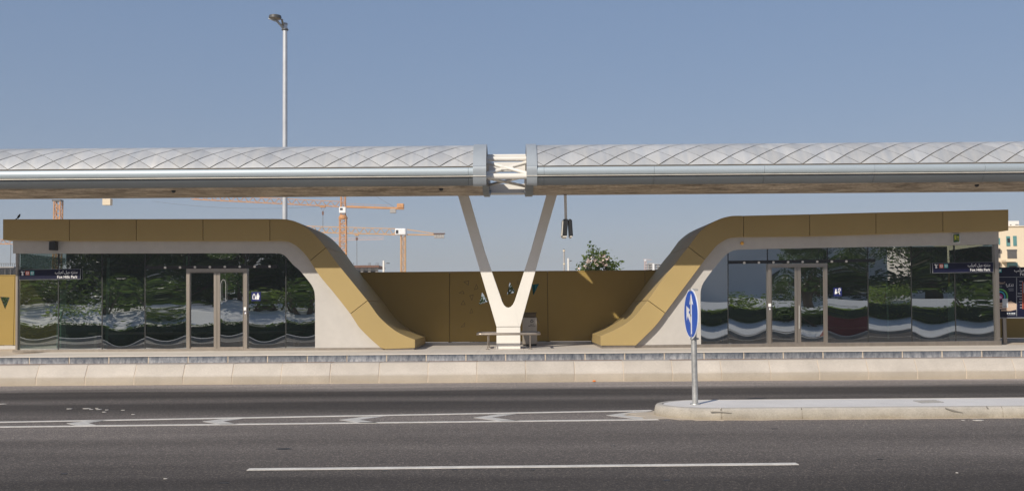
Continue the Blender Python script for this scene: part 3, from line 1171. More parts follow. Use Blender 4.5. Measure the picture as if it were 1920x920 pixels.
L = dict(
    label='left glass tram shelter, its gold band sloping down at the right end', base=(5, 655), seed=3, panels=lp,
    white_out=[(24, 450.5)] + [(506, 450.4)] + smooth_line([(520, 450.2), (530, 450.6), (541, 452.4), (553, 458), (563, 466), (575, 479), (581, 487.7)]) +
    smooth_line([(581, 487.7), (600, 516.5), (625, 546.5), (657, 587)]) + smooth_line([(657, 587), (666, 601), (675, 614), (695, 634), (714, 652)]),
    white_in=[(24, 474.8), (515, 474.2)] + smooth_line([(515, 474.2), (524, 475), (535, 480), (550, 496.5), (562.5, 507.5), (580, 528.5), (586, 537.5), (589.5, 547), (590.6, 560)]) + [(590.8, 652)],
    plinth=((24, 655.4), (720, 651.0)), feet=[((722, 654), (776, 652.4))],
    panes=[([(32.5, 656), (109, 655.5), (109, 473), (32.5, 473)], .011), ([(110, 655.5), (191, 655), (191, 473), (110, 473)], .010), ([(192, 655), (271.6, 654.5), (271.6, 473), (192, 473)], .011),
           ([(272.4, 654.5), (350, 654), (350, 473), (272.4, 473)], .012), ([(350.8, 503.5), (461.5, 503), (461.5, 473), (350.8, 473)], .010),
           ([(463, 653.5), (535.7, 653), (535.7, 473), (463, 473)], .015), ([(536.4, 653), (596, 652.5), (596, 473), (536.4, 473)], .008)],
    mullions=[((109.5, 656), (109.5, 473)), ((191.5, 655), (191.5, 473)), ((272, 655), (272, 473)), ((354, 508), (354, 473)), ((462, 508), (462, 473)), ((536, 654), (536, 473))],
    end=[(28, 657), (32, 657), (32.5, 474), (28.8, 474)], inx=(pt(34, 600, GL).x, pt(600, 600, GL).x),
    fins=[((72, 541), (86.5, 655), 1.2), ((341, 478), (348, 654), .35), ((160, 478), (162, 654), 1.5), ((420, 478), (424, 654), 2.2)],
    rail=((275, 501.5), (520, 499.6)), railthin=False, nb=8, b0=(309.5, 501.2), b1=(505.5, 499.2),
    door=dict(outer=[(349.4, 657.2), (463.2, 656.4), (463.2, 503), (349.4, 503.6)], inner=[(355.6, 657.2), (456.8, 656.4), (456.8, 509.2), (355.6, 509.7)],
              leaves=[([(356.2, 657.4), (406.6, 657), (406.6, 509.8), (356.2, 510)], [(357.6, 650.3), (401, 650), (401, 511), (357.6, 511.2)]),
                      ([(407.2, 657), (456.4, 656.6), (456.4, 509.6), (407.2, 509.8)], [(412.6, 650), (455.6, 649.6), (455.6, 510.8), (412.6, 511)])],
              handle=1, hpath=[(413.8, 565), (413.8, 532), (416, 526), (419, 523.5), (422, 526), (423.4, 532), (423.4, 565), (413.8, 565)],
              button=[(457.4, 581.5), (462, 581.5), (462, 575.5), (457.4, 575.5)], sticker=[(458.2, 588.4), (461.9, 588.4), (461.9, 583.8), (458.2, 583.8)]))
shelter(L)

fr_ = [(1394.3, 404.4, 443.6), (1518, 401.6, 442.3), (1642.5, 398.4, 438.8), (1768, 395.7, 435.2), (1891.3, 392.8, 431.9)]
rp_ = []
for a, b in zip(fr_[:-1], fr_[1:]):
    rp_.append(([(a[0], a[1]), (b[0], b[1])], [(a[0], a[2]), (b[0], b[2])], False))
rp_.append(([(1394.3, 404.4), (1382, 404.4), (1370.8, 405), (1354.7, 408.6), (1340, 414.8), (1325.4, 423.4), (1310.7, 436), (1303.3, 445.5), (1290.9, 462.7)],
            [(1394.3, 443.6), (1376.7, 444.4), (1366.4, 446.6), (1354.7, 452.5), (1344.4, 459.8), (1332.7, 473), (1321.7, 486.5)], True))
rp_.append(([(1290.9, 462.7), (1277, 479.4), (1262.9, 498.4), (1246.3, 519), (1215, 563)], [(1321.7, 486.5), (1303.3, 511.2), (1247.2, 586.4)], True))
rp_.append((smooth_line([(1215, 563), (1206, 574), (1197.4, 584.7), (1185.6, 597.4), (1168, 610), (1148.5, 619.9), (1126, 629.6)]) + [(1126.5, 647.8)],
            smooth_line([(1247.2, 586.4), (1236.5, 601.3), (1224.8, 615), (1211, 628.7), (1191.9, 647.3)]), False))
Rr = dict(
    label='right glass tram shelter, its gold band sloping down at the left end', base=(1127, 650), seed=31, panels=rp_,
    white_out=[(1872.5, 432.5), (1394.3, 442.8)] + smooth_line([(1394.3, 442.8), (1376.7, 443.6), (1366.4, 445.6), (1354.7, 451.5), (1344.4, 458.8), (1332.7, 472), (1321.7, 485.5)]) +
    [(1303.3, 510.2), (1247.2, 585.4)] + smooth_line([(1247.2, 585.4), (1236.5, 600.3), (1224.8, 614), (1211, 627.7), (1191.9, 647)]),
    white_in=[(1873, 457.4), (1437.5, 466.2)] + smooth_line([(1437.5, 466.2), (1390, 467.4), (1376, 469.4), (1365, 474.5), (1355, 484), (1340, 501.5), (1325, 521), (1317.5, 533), (1314, 545), (1313.4, 560)]) + [(1314.5, 647)],
    plinth=((1190, 646.4), (1877, 638.2)), feet=[((1129, 648.6), (1191, 648.4))],
    panes=[([(1308, 646.5), (1364.6, 645.2), (1364.6, 460), (1308, 461)], .008), ([(1365.4, 645.2), (1438.5, 644.5), (1438.5, 460), (1365.4, 461)], .013),
           ([(1440, 495), (1551, 493), (1551, 460), (1440, 461)], .010), ([(1551.5, 643.5), (1627.6, 641.5), (1626.6, 455), (1551, 457)], .014),
           ([(1628.4, 641.5), (1709.5, 640), (1707.4, 455), (1627.4, 457)], .010), ([(1710.3, 640), (1792, 639.4), (1788.6, 453), (1708.2, 455)], .014), ([(1792.8, 639.4), (1869, 638.2), (1864.5, 452), (1789.4, 453)], .013)],
    mullions=[((1365, 646), (1365, 461)), ((1439, 500), (1438.6, 461)), ((1551.3, 500), (1551, 459)), ((1628, 642), (1627, 457)), ((1709.9, 641), (1707.8, 456)), ((1792.4, 640), (1789, 455))],
    end=[(1869.5, 640), (1876.5, 640), (1872.5, 457.5), (1865, 457.5)], inx=(pt(1306, 600, GL).x, pt(1866, 600, GL).x),
    fins=[((1811, 535), (1829, 637), 1.2), ((1545, 478), (1548, 640), .35), ((1700, 478), (1702, 638), 1.5)],
    rail=((1366, 491.6), (1640, 488)), railthin=True, nb=8, b0=(1395.5, 492.4), b1=(1587, 489.6),
    door=dict(outer=[(1440, 648.8), (1552, 648), (1551, 493.2), (1439.4, 494.4)], inner=[(1446, 648.8), (1546, 648.1), (1545, 499.2), (1445.4, 500.4)],
              leaves=[([(1446.5, 649), (1494.6, 648.7), (1494, 499.8), (1446, 500.8)], [(1447.6, 641), (1490.6, 640.7), (1490, 501.2), (1447, 502)]),
                      ([(1495.2, 648.7), (1545.4, 648.3), (1544.6, 499.4), (1494.6, 499.8)], [(1502, 640.6), (1544.4, 640.2), (1543.6, 500.6), (1501.4, 501.2)])],
              handle=1, hpath=[(1499, 572), (1499, 616), (1498.2, 616), (1498.2, 572), (1499, 572)],
              button=[(1440.6, 574.5), (1445.4, 574.4), (1445.4, 568.6), (1440.6, 568.7)], sticker=[(1441.4, 580.6), (1445.2, 580.5), (1445.2, 576), (1441.4, 576.1)]))
shelter(Rr)

# ---- small fittings on the shelters


def name_sign(label, q4, ar_r, en_r, ic, s):
    """navy station sign; q4 pixel corners bl br tr tl"""
    y = GL - .085
    q = xz(q4, y)
    t = thing('station_sign', label, 'sign', ((q[0][0] + q[1][0]) / 2, y, q[0][1]), 'station name signs on the shelter glass')
    cxq = ((q[0][0] + q[2][0]) / 2, (q[0][1] + q[2][1]) / 2)
    link('sign_panel', MB().prism(q, y, y + .04), m_navy, t, bevel=.012)
    out = [(cxq[0] + (p[0] - cxq[0]) * 1.008, cxq[1] + (p[1] - cxq[1]) * 1.05) for p in q]
    link('sign_rim', MB().ring(out, q, y + .004, y + .036), m_sedge, t)
    br = MB()
    for p in (lerp2(q[0], q[1], .15), lerp2(q[0], q[1], .85)):
        br.box(p[0] - .03, p[0] + .03, y + .041, GL - .005, p[1] + .05, p[1] + .11)
    link('sign_bracket', br, m_steel, t)
    p = pt(*ar_r, y)
    w = (pt(ar_r[0], ar_r[1], y) - pt(ar_r[0] - 42, ar_r[1], y)).length
    text('arabic_name', arab('منتزه جبل ثعيلب'), p.x, p.z + .018, y - .004, .115, m_print, t, 'RIGHT', .012, w)
    p = pt(*en_r, y)
    text('english_name', 'Fox Hills Park', p.x, p.z - .01, y - .004, .112, m_print, t, 'RIGHT', .008, w * .90)
    # logo and mode icons
    p = pt(ic[0][0], ic[0][1], y)
    u = .030
    lg = MB().prism([(p.x - 2.0 * u, p.z + 1.55 * u), (p.x - 1.2 * u, p.z + 1.95 * u), (p.x + .1 * u, p.z + 1.7 * u), (p.x + .3 * u, p.z + 1.2 * u), (p.x + .55 * u, p.z - .4 * u), (p.x + .8 * u, p.z - 1.7 * u), (p.x - .2 * u, p.z - 1.95 * u),
                     (p.x - 1.1 * u, p.z - 1.7 * u), (p.x - .75 * u, p.z - .2 * u), (p.x - 1.0 * u, p.z + .8 * u)], y - .004, y)
    lg.prism([(p.x + .6 * u, p.z + 1.3 * u), (p.x + 1.9 * u, p.z + 1.9 * u), (p.x + 1.7 * u, p.z + 1.2 * u), (p.x + .8 * u, p.z + .8 * u)], y - .004, y)
    link('network_logo', lg, m_print, t)
    for (px, py), m in ((ic[1], m_red), (ic[2], m_teal)):
        p = pt(px, py, y)
        h = .055
        sq = link('mode_icon', MB().box(p.x - h, p.x + h, y - .004, y, p.z - h, p.z + h), m, t)
        g = MB().ring([(p.x - .034, p.z - .022), (p.x + .034, p.z - .022), (p.x + .034, p.z + .038), (p.x - .034, p.z + .038)],
                      [(p.x - .020, p.z - .004), (p.x + .020, p.z - .004), (p.x + .020, p.z + .026), (p.x - .020, p.z + .026)], y - .007, y - .004)
        g.box(p.x - .030, p.x + .030, y - .007, y - .004, p.z - .042, p.z - .034)
        link('tram_symbol', g, m_print, sq)


name_sign('navy station name sign on the glass of the left shelter, under the black box', [(35.4, 523.9), (150, 522.6), (150, 504.2), (35.4, 505.6)], (145.5, 513.6), (145, 520.4), [(42.6, 512.2), (51.6, 511.9), (60.4, 511.8)], 1)
name_sign('navy station name sign on the glass of the right shelter, below the green exit sign', [(1749.6, 511.2), (1862.4, 509.4), (1862.2, 491.4), (1748.8, 493.2)], (1857, 500.4), (1856.6, 507), [(1755.6, 498.9), (1764.8, 498.6), (1773.8, 498.4)], 2)

# black box under the left fascia
p = pt(103, 461.5, WH)
bb = thing('speaker_box', 'small black box mounted under the gold fascia of the left shelter', 'speaker', (p.x, WH, p.z))
link('box_body', MB().box(p.x - .075, p.x + .095, WH - .2, WH - .004, p.z - .12, p.z + .12), m_black, bb, bevel=.008)
link('side_cover', MB().box(p.x - .088, p.x - .077, WH - .195, WH - .02, p.z - .115, p.z + .115), m_sedge, bb)
# amber lamp
p = pt(1391.3, 455.8, WH)
tag(link('amber_beacon', MB().tube([(p.x, WH - .002, p.z), (p.x, WH - .02, p.z), (p.x, WH - .04, p.z), (p.x, WH - .05, p.z)], [.05, .05, .04, .02], 14), m_amber, smooth='auto', origin=(p.x, WH, p.z)),
    'small round amber light on the pale front of the right shelter', 'light')
# exit sign
q = xz([(1788.6, 454.2), (1799, 453.2), (1799, 438.2), (1788.2, 439.4)], WH - .06)
ex = thing('exit_sign', 'small green emergency exit sign with a yellow running figure and arrow', 'sign', (q[0][0], WH - .06, q[0][1]))
link('sign_plate', MB().prism(q, WH - .06, WH - .03), m_green, ex)
c_ = [(q[0][0] + q[2][0]) / 2, (q[0][1] + q[2][1]) / 2]
link('sign_back', MB().box(c_[0] - .085, c_[0] + .105, WH - .028, WH - .003, c_[1] - .125, c_[1] + .125), m_print, ex)
y = WH - .06
X, Z = c_
link('arrow_symbol', MB().prism([(X + .028, Z - .075), (X + .046, Z - .075), (X + .046, Z + .01), (X + .066, Z + .01), (X + .037, Z + .075), (X + .008, Z + .01), (X + .028, Z + .01)], y - .004, y), m_yel, ex)
rm = MB().ring([(X - .065, Z - .02), (X - .008, Z - .02), (X - .008, Z + .08), (X - .065, Z + .08)], [(X - .050, Z - .005), (X - .022, Z - .005), (X - .022, Z + .066), (X - .050, Z + .066)], y - .004, y)
rm.disc((X - .036, y - .008, Z + .050), .012, 10)
rm.prism([(X - .048, Z + .035), (X - .026, Z + .035), (X - .020, Z + .0), (X - .012, Z - .06), (X - .024, Z - .06), (X - .034, Z - .02), (X - .060, Z - .07), (X - .068, Z - .058), (X - .048, Z - .01)], y - .008, y - .004)
link('running_figure', rm, m_yel, ex)


# pictogram signs
def picto(label, q4):
    y = GL - .02
    q = xz(q4, y)
    t = thing('pictogram_sign', label, 'sign', (q[0][0], y, q[0][1]))
    link('sticker', MB().prism(q, y, y + .008), m_navyb, t)
    return t, (q[0][0] + q[2][0]) / 2, (q[0][1] + q[2][1]) / 2, y


t, X, Z, y = picto('blue square sign with a white family pictogram, right of the left shelter doors', [(471.6, 564), (488.6, 563.8), (488.6, 546.8), (471.6, 547)])
g = MB()
arch = [(-.095, -.075), (-.10, -.02), (-.095, .03), (-.07, .065), (-.055, .085), (-.04, .065), (-.018, .03), (-.012, -.02), (-.02, -.075)]
ain = [(-.078, -.065), (-.082, -.02), (-.078, .02), (-.062, .045), (-.055, .055), (-.048, .045), (-.034, .02), (-.030, -.02), (-.036, -.065)]
g.ring([(X + a, Z + b) for a, b in arch], [(X + a, Z + b) for a, b in ain], y - .003, y)
g.disc((X + .052, y - .003, Z + .070), .020, 12, t=.003)
g.prism([(X + .02, Z + .045), (X + .085, Z + .045), (X + .095, Z - .02), (X + .082, Z - .02), (X + .080, Z - .085), (X + .026, Z - .085), (X + .024, Z - .02), (X + .010, Z - .02)], y - .003, y)
g.disc((X + .0, y - .003, Z - .020), .013, 10, t=.003)
g.prism([(X - .016, Z - .036), (X + .016, Z - .036), (X + .014, Z - .085), (X - .014, Z - .085)], y - .003, y)
link('family_symbol', g, m_print, t)
t, X, Z, y = picto('blue square sign with a white seated figure and clock, right of the right shelter doors', [(1563.2, 555), (1578.6, 554.7), (1578.4, 538.8), (1563, 539.1)])
g = MB()
g.disc((X - .050, y - .003, Z + .060), .020, 12, t=.003)
g.prism([(X - .070, Z + .036), (X - .036, Z + .036), (X - .028, Z - .010), (X + .022, Z - .010), (X + .048, Z - .075), (X + .066, Z - .070), (X + .040, Z + .014), (X - .004, Z + .016), (X - .010, Z - .03), (X - .03, Z - .05), (X - .085, Z - .06), (X - .085, Z - .03)], y - .003, y)
n = 20
g.ring([(X + .048 + .040 * math.cos(2 * math.pi * i / n), Z + .062 + .040 * math.sin(2 * math.pi * i / n)) for i in range(n)],
       [(X + .048 + .028 * math.cos(2 * math.pi * i / n), Z + .062 + .028 * math.sin(2 * math.pi * i / n)) for i in range(n)], y - .003, y)
g.prism([(X + .044, Z + .085), (X + .052, Z + .085), (X + .052, Z + .064), (X + .066, Z + .064), (X + .066, Z + .057), (X + .044, Z + .057)], y - .003, y)
link('waiting_symbol', g, m_print, t)

# bird on the left fascia
p = pt(34, 410.8, GD + .15)
bd = thing('bird', 'small black bird perched at the left end of the left shelter roof', 'bird', p)
b = MB()
b.tube([(p.x - .035, p.y, p.z + .012), (p.x - .02, p.y, p.z + .03), (p.x, p.y, p.z + .055), (p.x + .022, p.y, p.z + .085), (p.x + .034, p.y, p.z + .108), (p.x + .042, p.y, p.z + .124), (p.x + .05, p.y, p.z + .134), (p.x + .056, p.y, p.z + .136)],
       [.007, .014, .027, .031, .024, .019, .017, .008], 10)
link('body', b, m_bird, bd, smooth=True)
link('beak', MB().tube([(p.x + .052, p.y, p.z + .135), (p.x + .078, p.y, p.z + .131)], [.007, .0015], 6), m_black, bd)
link('tail', MB().prism([(p.x - .03, p.z + .030), (p.x - .022, p.z + .012), (p.x - .072, p.z - .008), (p.x - .076, p.z + .002)], p.y - .012, p.y + .012), m_bird, bd)
for s in (-1, 1):
    link('leg', MB().tube([(p.x, p.y + s * .012, p.z + .035), (p.x + .006, p.y + s * .012, p.z - .0)], .003, 5), m_black, bd)

# ================================================================== CANOPIES
PROF = [(25.04, 5.00), (25.10, 5.13), (25.21, 5.28), (25.36, 5.42), (25.56, 5.555), (25.8, 5.645), (26.05, 5.68), (26.4, 5.645), (26.9, 5.56), (27.6, 5.47), (28.4, 5.40), (29.2, 5.31), (30.0, 5.24), (30.6, 5.19)]
SOF = [(25.26, 4.555), (25.8, 4.47), (26.4, 4.455), (27.0, 4.50), (27.4, 4.575), (28.0, 4.69), (28.6, 4.81), (29.4, 4.97), (30.4, 5.10)]
AL = [0]
for a, b in zip(PROF[:-1], PROF[1:]):
    AL.append(AL[-1] + math.hypot(b[0] - a[0], b[1] - a[1]))


def prof_at(s):
    for i in range(len(AL) - 1):
        if s <= AL[i + 1] or i == len(AL) - 2:
            t = (s - AL[i]) / (AL[i + 1] - AL[i])
            a, b = PROF[i], PROF[i + 1]
            d = Vector((b[0] - a[0], b[1] - a[1])).normalized()
            return a[0] + (b[0] - a[0]) * t, a[1] + (b[1] - a[1]) * t, -d.y, d.x
    return None


def half_round(y0, z0, y1, z1, bulge, n=10):
    """convex front edge from (y0,z0) top to (y1,z1) bottom"""
    o = []
    for i in range(n + 1):
        a = math.pi * i / n
        t = (1 - math.cos(a)) / 2
        o.append((y0 + (y1 - y0) * t - bulge * math.sin(a), z0 + (z1 - z0) * t))
    return o


UP_E = half_round(25.03, 4.985, 25.03, 4.79, .050)
LO_E = half_round(25.05, 4.745, 25.24, 4.555, .045)
STEP = 54.4 / 1900 * 25.0
ROW = 0.25
NROW = 7
DM = {}


def diamond_mesh(k):
    """panel whose centre line is at arc row k (k=0: half panel at the eave)"""
    if k in DM:
        return DM[k]
    n = 4
    mb = MB()
    h = STEP / 2
    r = ROW
    idx = {}
    for i in range(n + 1):
        for j in range(n + 1):
            a, b = .016 + .968 * i / n, .030 + .940 * j / n          # along the two diamond edges; wide and narrow joints
            x = (a - b) * h
            s = (a + b - 1) * r
            if k == 0:
                s = max(s, 0.0)
            sy, sz, ny, nz = prof_at(max(0.004, k * ROW + s + .012))
            pil = .005 * (1 - (2 * a - 1) ** 2) * (1 - (2 * b - 1) ** 2) + .014
            idx[i, j] = len(mb.v)
            mb.v.append((x, sy + ny * pil, sz + nz * pil))
    for i in range(n):
        for j in range(n):
            c = [(i, j), (i + 1, j), (i + 1, j + 1), (i, j + 1)]
            c = [idx[q] for q in c if q in idx]
            if len(c) >= 3:
                mb.f.append(tuple(c))
    # skirt
    if k:
        ring = [(i, 0) for i in range(n)] + [(n, j) for j in range(n)] + [(i, n) for i in range(n, 0, -1)] + [(0, j) for j in range(n, 0, -1)]
        m0 = len(mb.v)
        for q in ring:
            v = mb.v[idx[q]]
            s = (.016 + .968 * q[0] / n + .030 + .940 * q[1] / n - 1) * r
            sy, sz, ny, nz = prof_at(max(0.004, k * ROW + s + .012))
            mb.v.append((v[0], v[1] - ny * .03, v[2] - nz * .03))
        for a in range(len(ring)):
            b = (a + 1) % len(ring)
            mb.f.append((idx[ring[b]], idx[ring[a]], m0 + a, m0 + b))
    me = bpy.data.meshes.new('roof_panel')
    me.from_pydata(mb.v, [], mb.f)
    me.update()
    for p in me.polygons:
        p.use_smooth = True
    me.set_sharp_from_angle(angle=R(35))
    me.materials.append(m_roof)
    DM[k] = me
    return me


def canopy(label, x0, x1, ring_at, sign, first):
    t = thing('platform_canopy', label, 'canopy', ((x0 + x1) / 2, 28.0, 4.5), 'canopy roofs above the platform')
    off = wloc(t)
    sh = MB()
    # shell just below the panels
    top = [prof_at(min(a, AL[-1])) for a in [AL[-1] * i / 26 for i in range(27)]]
    pr = [(p[0], p[1] - .004) for p in top]
    sh.prismx([(25.05, 4.97)] + pr + [(30.5, 5.13), (29.4, 5.02), (28.6, 4.86), (27.5, 4.66), (26.4, 4.60), (25.35, 4.75)], x0, x1)
    link('roof_shell', sh, m_seam, t, smooth='auto')
    back = MB()
    s0 = ROW * (NROW + .0)
    ps = [prof_at(s0 + (AL[-1] - s0) * i / 14) for i in range(15)]
    back.prismx([(p[0] + p[2] * .014, p[1] + p[3] * .014) for p in ps] + [(p[0] + p[2] * .002, p[1] + p[3] * .002) for p in ps[::-1]], x0, x1)
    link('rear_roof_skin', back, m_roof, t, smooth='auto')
    link('soffit', MB().prismx(SOF + [(30.45, 5.125), (29.4, 5.0), (28.6, 4.84), (27.5, 4.62), (26.4, 4.55), (25.36, 4.62)], x0, x1), m_soffit, t, smooth='auto')
    # gutters in lengths
    seg = 208 / 1900 * 25
    xs = [x0]
    a = first
    while a < x1 - .3:
        if a > x0 + .3:
            xs.append(a)
        a += seg
    xs.append(x1)
    for a, b in zip(xs[:-1], xs[1:]):
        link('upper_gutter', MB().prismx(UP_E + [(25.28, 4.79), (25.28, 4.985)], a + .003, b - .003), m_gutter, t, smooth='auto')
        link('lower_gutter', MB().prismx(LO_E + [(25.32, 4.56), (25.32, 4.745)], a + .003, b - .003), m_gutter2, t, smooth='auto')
    link('drip_trim', MB().prismx([(25.005, 4.752), (24.985, 4.757), (24.985, 4.772), (25.2, 4.772), (25.2, 4.752)], x0, x1), m_line, t)
    link('shadow_gap', MB().prismx([(25.04, 4.7725), (25.04, 4.789), (25.2, 4.789), (25.2, 4.7725)], x0, x1), m_black, t)
    # diamond panels
    n = int((x1 - x0) / STEP) + 2
    for k in range(NROW + 1):
        for i in range(-1, n + 1):
            x = (first + (i + (0.5 if k % 2 == 0 else 0.0)) * STEP) if sign > 0 else (first - (i + (0.5 if k % 2 == 0 else 0.0)) * STEP)
            lim = x1 - .02 if sign < 0 else x0 + .02
            over = x + STEP * .5 > lim if sign < 0 else x - STEP * .5 < lim
            if (x > lim + STEP * .2 if sign < 0 else x < lim - STEP * .2) or x - STEP < x0 - .5 and sign < 0 or x + STEP > x1 + .5 and sign > 0:
                continue
            me = diamond_mesh(k)
            if over:            # cut to fit under the ring
                me = me.copy()
                for v in me.vertices:
                    v.co.x = min(v.co.x, lim - x) if sign < 0 else max(v.co.x, lim - x)
            o = bpy.data.objects.new('roof_panel', me)
            C.objects.link(o)
            o.parent = t
            o.location = (x - off.x, -off.y, -off.z)
    # end ring
    tp = [prof_at(AL[-1] * i / 24) for i in range(25)]
    op = [(p[0] + p[2] * .05, p[1] + p[3] * .05) for p in tp]
    fr = half_round(25.0, 5.02, 25.16, 4.55, .085, 12)
    prof = fr[::-1] + op + [(30.72, 5.19), (30.6, 5.15), (29.4, 5.02), (28.6, 4.86), (27.5, 4.62), (26.4, 4.53)]
    cy, cz = 27.8, 5.1
    inner = [(cy + (p[0] - cy) * .955, cz + (p[1] - cz) * .86) for p in prof]
    rg = MB()
    a, b = (x1 - .33, x1) if sign < 0 else (x0, x0 + .26)
    n_ = len(prof)
    for X in (a, b):
        for pr_ in (prof, inner):
            for p in pr_:
                rg.v.append((X, p[0], p[1]))
    for i in range(n_):
        j = (i + 1) % n_
        rg.f += [(i, j, 2 * n_ + j, 2 * n_ + i), (n_ + j, n_ + i, 3 * n_ + i, 3 * n_ + j), (j, i, n_ + i, n_ + j), (2 * n_ + i, 2 * n_ + j, 3 * n_ + j, 3 * n_ + i)]
    link('end_ring', rg, m_ringm, t, smooth='auto')
    # bulkhead inside the ring
    X = b - .28 if sign < 0 else a + .22
    link('bulkhead', MB().prismx([(cy + (p[0] - cy) * .96, cz + (p[1] - cz) * .88) for p in prof], X - .02, X + .02), m_ringm, t)
    # narrower ring carrying the soffit edge, set in from the outer one
    so_ = [(p[0], p[1] - .035) for p in SOF]
    a2, b2 = (x1 - .10, x1 + .05) if sign < 0 else (x0 - .02, x0 + .17)
    link('soffit_ring', MB().prismx([(25.2, 4.545)] + so_ + [(30.3, 5.0), (29.4, 4.985), (28.6, 4.83), (27.5, 4.60), (26.4, 4.51), (25.3, 4.545)], a2, b2), m_gutter2, t, smooth='auto')
    return t


XL1 = pt(911.5, 320, 25).x
XR0 = pt(987.5, 320, 25).x
canopy('long canopy roof of pale diamond panels on the left of the truss gap', -17.0, XL1, None, -1, pt(878, 313, 25).x)
canopy('long canopy roof of pale diamond panels on the right of the truss gap', XR0, 17.0, None, 1, pt(1020, 308, 25).x)

# ---- truss in the gap
gx0, gx1 = XL1 - .04, XR0 + .04
gc = (gx0 + gx1) / 2
tr = thing('roof_truss', 'white tubular truss with crossed braces bridging the gap between the two canopy roofs', 'truss', (gc, 27, 4.7))


def gz(py, y):
    return pt(949, py, y).z


def chord(name, y, py, r, x0=gx0, x1=gx1, y2=None, z2=None):
    z = gz(py, y)
    return link(name, MB().tube([(x0, y, z), (x1, y2 or y, z2 if z2 is not None else z)], r, 12), m_vpaint, tr, smooth='auto')


chord('chord', 25.75, 298, .065)
chord('chord', 25.35, 330.5, .075)
chord('chord', 26.6, 292.6, .05)
za, zb = gz(304, 25.7), gz(326, 25.4)
for s in (0, 1):
    a, b = ((gx0, 25.4 + .04, zb), (gx1, 25.7 + .04, za)) if s == 0 else ((gx0, 25.7 - .04, za), (gx1, 25.4 - .04, zb))
    link('brace', MB().tube([a, b], .05, 10), m_vpaint, tr, smooth='auto')
for s in (0, 1):
    a, b = (25.45, 28.0) if s == 0 else (28.0, 25.45)
    z1, z2 = (gz(334, a), gz(345, 28.0)) if s == 0 else (gz(345, 28.0), gz(334, b))
    z1, z2 = (4.79, 4.86) if s == 0 else (4.90, 4.83)
    link('brace', MB().tube([(gx0, a, z1), (gx1, b, z2)], .04, 10), m_vpaint, tr, smooth='auto')
link('gusset', MB().bar((gc - .14, 25.56, (za + zb) / 2), (gc + .16, 25.56, (za + zb) / 2 - .01), .17, .10), m_vpaint, tr)
ga, gb = gz(345, 28.75), gz(361, 28.75)
link('girder', MB().box(gx0, gx1, 28.75, 29.0, gb, ga), m_vpaint, tr)
link('girder_flange', MB().box(gx0, gx1, 28.68, 29.07, gb - .03, gb - .002), m_vpaint, tr)
link('upper_girder', MB().box(gx0, gx1, 27.7, 27.85, gz(321, 27.7), gz(304, 27.7)), m_vpaint, tr)

# ---- V column
VF = 28.2
fork = [(931, 612.6), (852.6, 346), (870.2, 346), (880, 370), (908.7, 470), (938.2, 555), (941.5, 565), (945, 571.5), (949, 575.3), (953, 576.4), (957.5, 575), (961.5, 571), (965, 564), (995.2, 470), (1030, 346), (1050, 346), (1017.3, 460), (975.4, 612.2)]
vb = [(931, 652.8), (931, 613.2), (975.4, 612.8), (975.6, 652.5)]
pb = pt(953, 653, VF)
vc = thing('forked_column', 'tall cream V-shaped steel column standing between the two shelters', 'column', (pb.x, VF, FZ))
link('fork', MB().prism(xz(fork, VF), VF, VF + .40), m_vpaint, vc, bevel=.008)
qb = xz(vb, VF)
qb[0] = (qb[0][0], FZ - .01)
qb[3] = (qb[3][0], FZ - .01)
link('pedestal', MB().prism(qb, VF - .004, VF + .404), m_vpaint, vc, bevel=.006)
# faceted infill below the crotch
fp = xz([(939, 581), (953, 578.5), (966, 580.5), (973, 611), (934, 611.4)], VF)
link('infill_plate', MB().prism(fp, VF - .006, VF - .001), m_vpaint, vc)

# ---- guard rail round the column
rl = thing('guard_rail', 'low brushed steel hoop rail round the foot of the white V column', 'railing', (pb.x, VF, FZ))
yF, yB = 27.75, 29.3
zr = pt(953, 625.6, yF).z
x0, x1 = pt(895, 626, yF).x, pt(1012, 626, yF).x
cr = .10
path = []
for (cx, cy, a0) in ((x1 - cr, yF + cr, -90), (x1 - cr, yB - cr, 0), (x0 + cr, yB - cr, 90), (x0 + cr, yF + cr, 180)):
    for k in range(5):
        a = R(a0 + 22.5 * k)
        path.append((cx + cr * math.cos(a), cy + cr * math.sin(a), zr))
path.append(path[0])
link('top_rail', MB().tube(path, .036, 10), m_steel, rl, smooth='auto')
for px in (914.5, 994.2):
    for y in (yF + .02, yB - .02):
        X = pt(px, 640, yF).x
        ps = link('post', MB().tube([(X, y, FZ), (X, y, zr - .02)], .015, 10), m_steel, rl, smooth='auto')
        link('base_plate', MB().tube([(X, y, FZ), (X, y, FZ + .012), (X, y, FZ + .02)], [.06, .06, .025], 14), m_steel, ps, smooth='auto')

